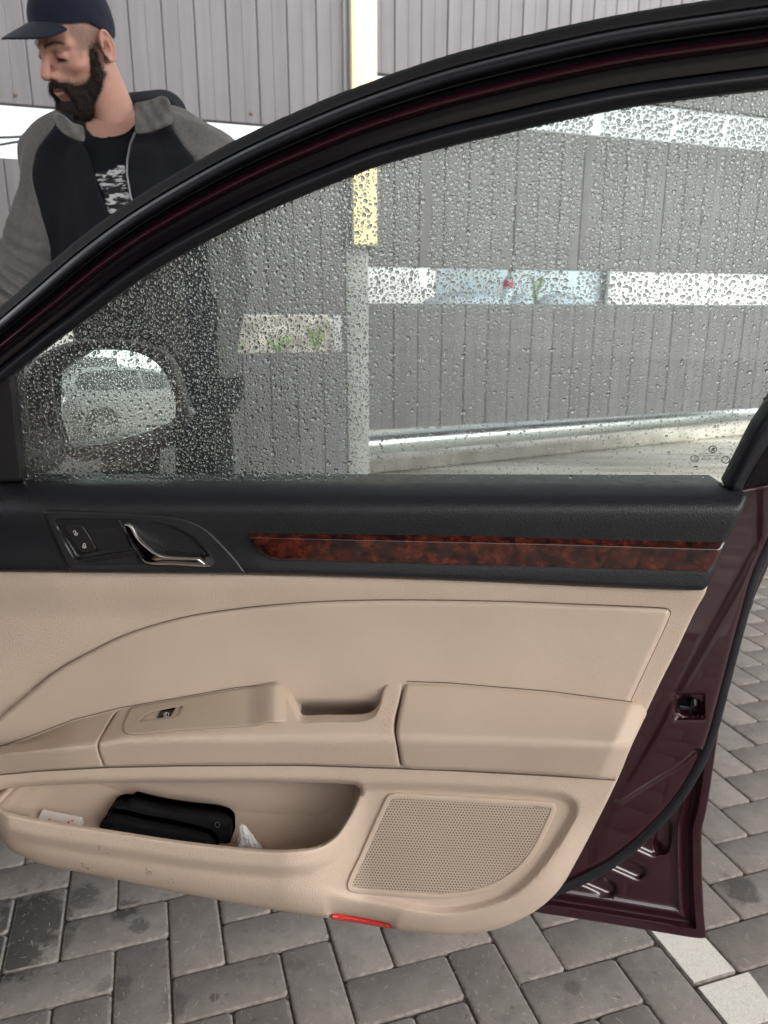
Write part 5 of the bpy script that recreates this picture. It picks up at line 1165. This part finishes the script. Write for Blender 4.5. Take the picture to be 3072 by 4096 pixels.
# --- beard and moustache
M['beard'] = pm('beard_hair', (.034, .024, .020), .75, spec=.2, var=(260, .55), bump=[('noise', 500, .8, .002)])
def beardf(X, Y, Z):
    s = sU(headf(X, Y, Z), ell(X, Y, Z, (0, -.070, -.122), (.036, .028, .026)), .02)
    g = sm(.01, -.05, Z); rg = bregion(X, Y, Z); fade = sm(.0, -.018, rg); th = (.0006 + (.0016 + .0072 * g) * fade) + (.35 + .65 * fade) * ( wob(X, Y, Z, 190, .0024) + wob(X, Y, Z, 420, .0014, 1.))
    return sU(np.maximum(s - th, rg), np.maximum(cap(np.abs(X), Y, Z, (.001, -.1055, -.0560), (.030, -.088, -.0705), .0062, .0055), -1) + wob(X, Y, Z, 300, .0015), .006)
bv_, bf_ = snets(beardf, (-.10, -.14, -.175), (.10, .035, .02), .0026)
beard = link('beard', mesh('beard', toW(bv_), bf_), M['beard'], person, True, None)
def tufts(name, vv, ff, n, l0, l1, wd, mat, parent, fn, down=(.0, -.25, -1)):
    a, b2, c = vv[ff[:, 0]], vv[ff[:, 1]], vv[ff[:, 2]]; nn = np.cross(b2 - a, c - a); nn /= np.linalg.norm(nn, axis=1)[:, None] + 1e-9; ctr = vv[ff].mean(1)
    pick = rng.integers(0, len(ff), n); V = []; Fc = []
    for i in pick:
        if not fn(ctr[i]) or ctr[i][2] < -.158: continue
        d = nn[i] * .55 + np.array(down) * .8 + rng.normal(0, .35, 3); d /= np.linalg.norm(d); s = np.cross(d, nn[i] + rng.normal(0, .5, 3)); s /= np.linalg.norm(s) + 1e-9
        p = ctr[i] - nn[i] * .001 + rng.normal(0, .0012, 3); L = rng.uniform(l0, l1); o = len(V); V += [p - s * wd, p + s * wd, p + d * L]; Fc.append((o, o + 1, o + 2))
    o = link(name, mesh(name, toW(np.array(V)), Fc), mat, parent, False); tag(o, kind='stuff'); return o
tufts('beard_strands', bv_, bf_, 24000, .004, .012, .00045, M['beard'], beard, lambda p: True)
# sparse hairs where the beard thins out on the cheeks and temples
hc = hv[hf].mean(1); hr_ = bregion(hc[:, 0], hc[:, 1], hc[:, 2]); hd_ = headf(hc[:, 0], hc[:, 1], hc[:, 2])
ok_ = (hd_ < .0025) & (hr_ > -.001) & (hr_ < .011) & (np.abs(hc[:, 0]) > .028) & (hc[:, 2] < .01) & (hc[:, 2] > -.09) & (rng.random(len(hc)) < np.exp(-np.maximum(hr_, 0) / .004))
tufts('cheek_stubble', hv, hf[ok_], 5000, .002, .005, .0004, M['beard'], beard, lambda p: True)
# --- cap
M['cap'] = pm('navy_cotton', (.011, .015, .032), .85, spec=.15, sheen=.08, bump=[('noise', 1100, .3, .0006)])
def capf(X, Y, Z):
    d = ell(X, Y, Z, (0, .012, .040), (.0835, .107, .108)); pl = (.046 - np.where(Y > -.005, .72, .24) * (Y + .005)) - Z
    return np.maximum(np.maximum(d + wob(X, Y, Z, 60, .0012), pl), -(ell(X, Y, Z, (0, .012, .036), (.079, .1025, .094)) ))
cv, cf = snets(capf, (-.10, -.115, -.01), (.10, .135, .15), .003)
cap_ = link('cap', mesh('cap', toW(cv), cf), M['cap'], person, True, 50)
def brimf(X, Y, Z):
    zs = .069 - 3.3 * X * X - .10 * (-Y - .09) ; m = np.sqrt((X / .080) ** 2 + ((Y + .080) / .098) ** 2) - 1
    return np.maximum(np.maximum(np.abs(Z - zs) - .0022, m * .06), np.maximum(Y + .070, -ell(X, Y, Z, (0, .012, .036), (.076, .100, .091))))
cv, cf = snets(brimf, (-.095, -.19, .02), (.095, -.06, .08), .002)
link('brim', mesh('brim', toW(cv), cf), M['cap'], cap_, True, 50)
v, f = tube([toW((.0835 * math.cos(a) * s_, .012 + .107 * math.sin(a) * s_, .036 + .098 * math.sqrt(max(0, 1 - s_ * s_)) + .0005)) for a in (RAD(-52),) for s_ in np.linspace(.05, .96, 16)], .0009, 5); link('seam', mesh('seam', v, f), M['cap'], cap_)
ev = []
for k in range(5):
    a0 = RAD(-108 + 9 * k); s0 = .86; pts = [toW((.0835 * math.cos(a0 + dx) * s_, .012 + .107 * math.sin(a0 + dx) * s_, .036 + .098 * math.sqrt(1 - s_ * s_) + .001)) for dx, s_ in ((0, .86), (.05, .80), (.0, .74), (.09, .74), (.10, .86))]
    v, f = tube(pts, .0014, 5); o = len(ev); ev.append((v, f))
VV = []; FF = []
for v, f in ev: o = len(VV); VV += v; FF += [tuple(i + o for i in q) for q in f]
M['thread'] = pm('grey_thread', (.10, .105, .13), .8); o = link('embroidery', mesh('embroidery', VV, FF), M['thread'], cap_); tag(o, kind='stuff')
# --- clothes
M['black_cotton'] = pm('black_jersey', (.009, .010, .015), .9, spec=.15, sheen=.06, bump=[('noise', 700, .3, .0008), ('noise', 22, .35, .010)])
M['tee'] = pm('black_tee', (.007, .008, .013), .9, spec=.15, sheen=.05, bump=[('noise', 800, .2, .0006), ('noise', 18, .3, .008)])
M['grey_fleece'] = pm('grey_fleece', (.140, .135, .132), .95, spec=.1, sheen=.12, var=(140, .14), bump=[('noise', 380, .6, .0016), ('noise', 26, .4, .010)])
M['trouser'] = pm('black_trousers', (.012, .012, .013), .9, spec=.2, bump=[('noise', 25, .4, .010)])
def split(v, f, mask):
    f = f[mask]; u = np.unique(f); mp = -np.ones(len(v), int); mp[u] = np.arange(len(u)); return v[u], mp[f]
def jacketf(X, Y, Z):
    t = torsof(X, Y, Z) - .026 - .012 * sm(1.35, 1.1, Z); a = armsf(X, Y, Z, .019)
    fold = wob(X, Y, Z, 38, .007) + wob(X, Y, Z, 17, .008, 2.) + wob(X, Y, Z * .5, 75, .003, 4.)
    el = np.exp(-((X + .30) ** 2 + (Z - 1.22) ** 2) / .011) * np.sin((Z * .9 + X * .55 + Y * .4) * 190 + 2 * np.sin(X * 40)) * .011
    ela = np.exp(-((X + .25) ** 2 + (Z - 1.36) ** 2) / .006) * np.sin((Z * .5 - X) * 120) * .006
    d = sU(t, a, .035) + fold + el + ela
    low = .80 - Z; d = np.maximum(d, low)
    nk = cap(X, Y, Z, (-.03, -.01, 1.56), (-.05, -.05, 1.75), .075, .10); d = sS(d, nk, .012)
    cuff = np.sqrt((X - WRL[0] + .02) ** 2 + (Y - WRL[1] - .0) ** 2 + (Z - WRL[2]) ** 2) ; return d
jv, jf = snets(jacketf, (-.47, -.27, .78), (.34, .22, 1.70), .0085)
jc = jv[jf].mean(1) + BO; jn = np.cross(jv[jf[:, 1]] - jv[jf[:, 0]], jv[jf[:, 2]] - jv[jf[:, 0]]); jn /= np.linalg.norm(jn, axis=1)[:, None] + 1e-9
q, _ = toPx(jc); front = (jc - CC)[:, :1] * 0; facing = ((jc - CC) * jn).sum(1) < .12
OPEN = crom([(318, 560), (345, 600), (372, 690), (402, 790), (440, 870), (500, 1000), (640, 1000), (560, 870), (528, 790), (507, 700), (504, 630), (520, 560), (545, 500), (545, 400), (300, 400)], True, 8)
gone = facing & inside(q, OPEN) & (jc[:, 1] < BO[1] + .03)
lx = np.interp(q[:, 1], [380, 507, 603, 688, 820, 929, 1010], [250, 217, 140, 127, 151, 187, 205]); rx = np.interp(q[:, 1], [430, 513, 591, 639, 760, 900, 1100], [660, 687, 741, 784, 812, 830, 840])
arm_ = (q[:, 0] < lx) | (q[:, 0] > rx) & (jc[:, 2] > 1.0) & ~((jc[:, 2] < 1.2) & (jc[:, 0] < BO[0] + .19) & (jc[:, 0] > BO[0] - .1))
def cloth(name, mask, mat, th=.003):
    v, f = split(jv + BO, jf, mask); E = {}
    for q_ in f:
        for i in range(4): E[(q_[i], q_[(i + 1) % 4])] = 1
    nb = {}
    for a_, b_ in E:
        if (b_, a_) not in E: nb.setdefault(a_, []).append(b_); nb.setdefault(b_, []).append(a_)
    ks = [k for k in nb if len(nb[k]) == 2]
    for _ in range(10):
        new = {k: v[k] * .4 + (v[nb[k][0]] + v[nb[k][1]]) * .3 for k in ks}
        for k in ks: v[k] = new[k]
    o = link(name, mesh(name, v, f), mat, person, True, None); md = o.modifiers.new('thickness', 'SOLIDIFY'); md.thickness = th; md.offset = -1; return o
cloth('jacket', ~gone & ~arm_, M['black_cotton']); 
cloth('sleeve', ~gone & arm_ & (q[:, 0] < 450), M['grey_fleece']); cloth('sleeve', ~gone & arm_ & (q[:, 0] >= 450), M['grey_fleece'])
tv, tf = snets(lambda X, Y, Z: sS(np.maximum(torsof(X, Y, Z) - .014 + wob(X, Y, Z, 22, .003), .86 - Z), cap(X, Y, Z, (-.030, -.030, 1.585), (-.06, -.10, 1.75), .066, .11), .006), (-.3, -.2, .84), (.3, .2, 1.68), .008)
tq, _ = toPx(tv[tf].mean(1) + BO); tn = np.cross(tv[tf[:, 1]] - tv[tf[:, 0]], tv[tf[:, 2]] - tv[tf[:, 0]]); tfac = ((tv[tf].mean(1) + BO - CC) * tn).sum(1) < 0
v, f = split(tv + BO, tf, np.ones(len(tf), bool)); tee = link('t_shirt', mesh('t_shirt', v, f), M['tee'], person, True, None)
# shirt print: a plain black and white brush pattern, as its own thin layer of ink
PR = crom([(384, 690), (430, 684), (468, 664), (505, 664), (530, 700), (540, 790), (540, 830), (440, 850), (415, 770), (395, 730)], True, 6)
pn = bpy.data.materials.new('brush_print'); pn.use_nodes = True; t = pn.node_tree; N = t.nodes; L = t.links; b = N['Principled BSDF']; b.inputs['Roughness'].default_value = .8
tc = N.new('ShaderNodeTexCoord'); mp = N.new('ShaderNodeMapping'); mp.inputs['Rotation'].default_value = (0, RAD(38), 0); mp.inputs['Scale'].default_value = (30, 30, 95); L.new(tc.outputs['Object'], mp.inputs['Vector'])
n = N.new('ShaderNodeTexNoise'); n.inputs['Scale'].default_value = 1.; n.inputs['Detail'].default_value = 3; n.inputs['Distortion'].default_value = 1.2; L.new(mp.outputs[0], n.inputs['Vector'])
cr = N.new('ShaderNodeValToRGB'); cr.color_ramp.interpolation = 'EASE'; e = cr.color_ramp.elements; e[0].position = .46; e[0].color = (.012, .012, .015, 1); e[1].position = .54; e[1].color = (.62, .62, .64, 1); L.new(n.outputs[0], cr.inputs[0]); L.new(cr.outputs[0], b.inputs['Base Color'])
# finer mesh for the print
pv, pf = snets(lambda X, Y, Z: np.maximum(torsof(X, Y, Z) - .0155 + wob(X, Y, Z, 22, .003), .86 - Z), (-.16, -.2, 1.18), (.10, -.02, 1.50), .004)
pc_ = pv[pf].mean(1) + BO; pq, _ = toPx(pc_); pnn = np.cross(pv[pf[:, 1]] - pv[pf[:, 0]], pv[pf[:, 2]] - pv[pf[:, 0]]); pm_ = inside(pq, PR) & (((pc_ - CC) * pnn).sum(1) < 0)
if pm_.sum(): v, f = split(pv + BO, pf, pm_); link('shirt_print', mesh('shirt_print', v, f), pn, tee, True, None)
# open collar flaps in grey and the dark hood behind the neck
FD = lambda x, y, ww: hit(x, y, (0, 1.835, 0), (0, -1, 0), ww)
def flap(name, ol, mat, w0, lean=0., th=.008, rnd=8, dep=.0045):
    cyy = np.mean([p[1] for p in ol]); cxx = np.mean([p[0] for p in ol])
    o = panel(name, ol, lambda x, y, d: w0 + lean * (y - cyy) * 6e-4 + .005 * np.sin(x / 19 + y / 27) + .002 * np.sin(x / 9 - y / 14), mat, person, 8, th, rnd, dep, back=True, pfun=FD, out=(0, 1, 0)); return o
flap('collar_flap', [(541, 412), (560, 408), (612, 396), (640, 384), (668, 392), (682, 432), (690, 470), (680, 492), (640, 510), (590, 530), (545, 532), (540, 480)], M['grey_fleece'], .012, .25)
flap('collar_flap', [(207, 450), (240, 452), (290, 490), (328, 505), (330, 562), (300, 558), (262, 540), (232, 512), (212, 480)], M['grey_fleece'], .040, .3)
hood = snets(lambda X, Y, Z: sU(cap(X, Y, Z, (-.075, .10, 1.615), (.050, .085, 1.625), .060, .056), cap(X, Y, Z, (.050, .085, 1.625), (.085, .02, 1.575), .050, .034), .03) + wob(X, Y, Z, 45, .006), (-.17, -.06, 1.5), (.15, .2, 1.73), .007)
link('hood', mesh('hood', hood[0] + BO, hood[1]), M['black_cotton'], person, True, None)
zp = [FD(px_, py_, np.array(w_)) for px_, py_, w_ in ((541, 530, .010), (520, 580, .004), (509, 640, .0), (508, 700, -.002), (524, 790, -.004), (560, 880, -.006))]
v, f = tube(zp, .0022, 6); link('zip', mesh('zip', v, f), M['steel'], person)
def trf(X, Y, Z):
    return np.maximum(sU(legsf(X, Y, Z, .015), ell(X, Y, Z, (.020, .015, .97), (.165, .125, .11)), .03) + wob(X, Y, Z, 26, .007), .055 - Z)
tv, tf = snets(trf, (-.26, -.2, .03), (.34, .22, 1.06), .011); link('trousers', mesh('trousers', tv + BO, tf), M['trouser'], person, True, None)
for a, b_, c in HIPS:
    v, f = snets(lambda X, Y, Z: np.maximum(sU(cap(X, Y, Z, (c[0], c[1] + .03, .05), (c[0] + .01, c[1] - .15, .035), .05, .042), cap(X, Y, Z, (c[0], c[1] + .02, .06), (c[0], c[1] + .01, .11), .05), .03), .002 - Z), (c[0] - .1, c[1] - .24, -.01), (c[0] + .1, c[1] + .13, .19), .007)
    link('shoe', mesh('shoe', v + BO, f), M['black_satin'], person, True, None)
# ------------------------------------------------------------------ the white car and wash bay that the mirror shows, behind the viewer
CARX, CARY = MT[0] - .26, MT[1]          # rear axle position along x and near side of the body
car = empty('white_car', (CARX, CARY, 0), 0); tag(car, 'white hatchback parked behind, seen only in the door mirror', 'car')
M['white_car'] = pm('white_car_paint', (.84, .86, .86), .22, spec=.5, coat=1., coat_r=.02); M['car_glass'] = pm('dark_car_glass', (.012, .015, .014), .05, spec=.6)
def carX(p): return p
prof = [(-.86, .42), (-.88, .62), (-.82, .86), (-.74, .98), (-.50, 1.36), (-.30, 1.44), (.2, 1.475), (.9, 1.46), (1.35, 1.38), (2.15, 1.0), (2.6, .95), (3.15, .84), (3.3, .70), (3.32, .40), (3.2, .26), (2.95, .24), (-.6, .24)]
pr = crom(prof, True, .06)
def body_pt(x, z, side):
    half = .88 - .05 * sm(.75, .25, z) - .33 * np.clip((z - .93) / .55, 0, 1) ** 1.15 - .10 * sm(2.5, 3.35, x) - .06 * sm(-.4, -.9, x)
    return half * side
V = []; Fc = []; n = len(pr); cols = np.linspace(-1, 1, 15)
for s in cols:
    for x_, z_ in pr: 
        tk = 1 - .06 * max(0, abs(s) - .85) / .15; V.append(((x_ - 1.2) * tk + 1.2, -.88 + body_pt(x_, z_, s), (z_ - .75) * (1 - .03 * max(0, abs(s) - .85) / .15) + .75))
for k in range(len(cols) - 1):
    for i in range(n): j = (i + 1) % n; Fc.append((k * n + i, k * n + j, (k + 1) * n + j, (k + 1) * n + i))
bm = bmesh.new(); vs = [bm.verts.new(v) for v in V]
for f in Fc: bm.faces.new([vs[i] for i in f])
# side faces filled from a fine grid so the flanks keep their curve
def flank(name, ol, mat, lift, side, res=.07, th=.01):
    def pf(x, y, ww): return np.stack([x, -.88 + body_pt(x, y, side) + side * (lift + ww), y], -1)
    return panel(name, [(a, b, *r) for a, b, *r in ol], lambda x, y, d: 0 * d, mat, car, res, th, 0, pfun=lambda x, y, ww: pf(x, y, ww), out=(0, -side, 0))
bmesh.ops.recalc_face_normals(bm, faces=bm.faces[:]); bm_obj('body', bm, M['white_car'], car, True, 30)
wheels = [(0., .31), (2.58, .31)]
def arch(x0, r): return [(x0 + r * math.cos(a), .31 + r * math.sin(a)) for a in np.linspace(PI * .93, PI * .07, 15)]
side_ol = [(-.86, .42, 1), (-.88, .62), (-.82, .86), (-.74, .98), (-.50, 1.35), (-.30, 1.43), (.2, 1.465), (.9, 1.45), (1.35, 1.37), (2.15, .99), (2.6, .94), (3.15, .83), (3.3, .69), (3.31, .42, 1), (3.1, .26, 1), (2.96, .26, 1)]
for side in (1, -1):
    ol = side_ol + [(q[0], q[1], 1) for q in arch(2.58, .37)[::-1]] + [(2.2, .24, 1), (.38, .24, 1)] + [(q[0], q[1], 1) for q in arch(0, .37)[::-1]] + [(-.40, .26, 1)]
    flank('side_panel', ol, M['white_car'], .004, side)
    flank('side_window', [(-.42, 1.02, 1), (-.36, 1.28), (-.18, 1.36), (.3, 1.405), (.85, 1.395, 1), (.85, .985, 1)], M['car_glass'], .012, side)
    flank('side_window', [(.90, .985, 1), (.90, 1.39, 1), (1.25, 1.325), (1.95, .985, 1)], M['car_glass'], .012, side)
    flank('tail_light', [(-.86, .70, 1), (-.52, .80, 1), (-.46, .90), (-.72, .985, 1), (-.82, .90, 1)], pm('tail_red', (.45, .01, .01), .15, coat=1), .010, side, .04)
    flank('door_handle', [(.42, .865, 1), (.60, .87, 1), (.60, .845, 1), (.42, .84, 1)], M['white_car'], .02, side, .03)
M['tyre'] = pm('tyre_rubber', (.018, .018, .018), .8); M['rim'] = pm('alloy_rim', (.45, .45, .46), .3, metal=.9)
for x0, z0 in wheels:
    for side in (1, -1):
        w_ = empty('wheel', (x0, -.88 + side * .77, z0)); w_.parent = car
        bm = bmesh.new(); v, f = lathe([(.20, -.1), (.285, -.1), (.31, -.075), (.312, 0), (.31, .075), (.285, .1), (.20, .1)], 32); vs = [bm.verts.new((a, c_ * side, b_)) for a, b_, c_ in v]
        for q in f[:-2]: bm.faces.new([vs[i] for i in q])
        bm_obj('tyre', bm, M['tyre'], w_)
        bm = bmesh.new(); v, f = lathe([(.20, .085), (.205, .07), (.19, .02)], 32); vs = [bm.verts.new((a, c_ * side, b_)) for a, b_, c_ in v]
        for q in f[:-2]: bm.faces.new([vs[i] for i in q])
        bm.faces.new(vs[-32:])
        for k in range(5): box(bm, (.1 * math.cos(k * 2 * PI / 5), .07 * side, .1 * math.sin(k * 2 * PI / 5)), (.21, .03, .05), Matrix.Rotation(-k * 2 * PI / 5, 3, 'Y')) if False else None
        for k in range(5):
            a = k * 2 * PI / 5; r = bmesh.ops.create_cube(bm, size=1.0)['verts']; bmesh.ops.scale(bm, vec=(.19, .03, .045), verts=r); bmesh.ops.translate(bm, vec=(.10, .065 * side, 0), verts=r); bmesh.ops.rotate(bm, cent=(0, 0, 0), matrix=Matrix.Rotation(a, 3, 'Y'), verts=r)
        bm_obj('rim', bm, M['rim'], w_)
partition('grey metal panel wall of the next wash bay, seen only in the door mirror', (-1.6, -9.5), PI - RAD(12), [(.2, 2.3)], [(.2, 2.3)], 30, 30, [(0, .13, 3.4)])
tl2 = empty('tube_light', (-1.62, -9.42, 1.3), PI - RAD(12)); tag(tl2, 'upright warm lamp on the wall behind the white car', 'lamp')
bm = bmesh.new(); box(bm, (0, -.03, 1.0), (.130, .03, 1.985), bev=.009, seg=3); bm_obj('diffuser', bm, M['tube_glow'], tl2)
bm = bmesh.new(); box(bm, (0, -.005, 1.0), (.150, .03, 2.0), bev=.008); bm_obj('lamp_housing', bm, M['tube_frame'], tl2)
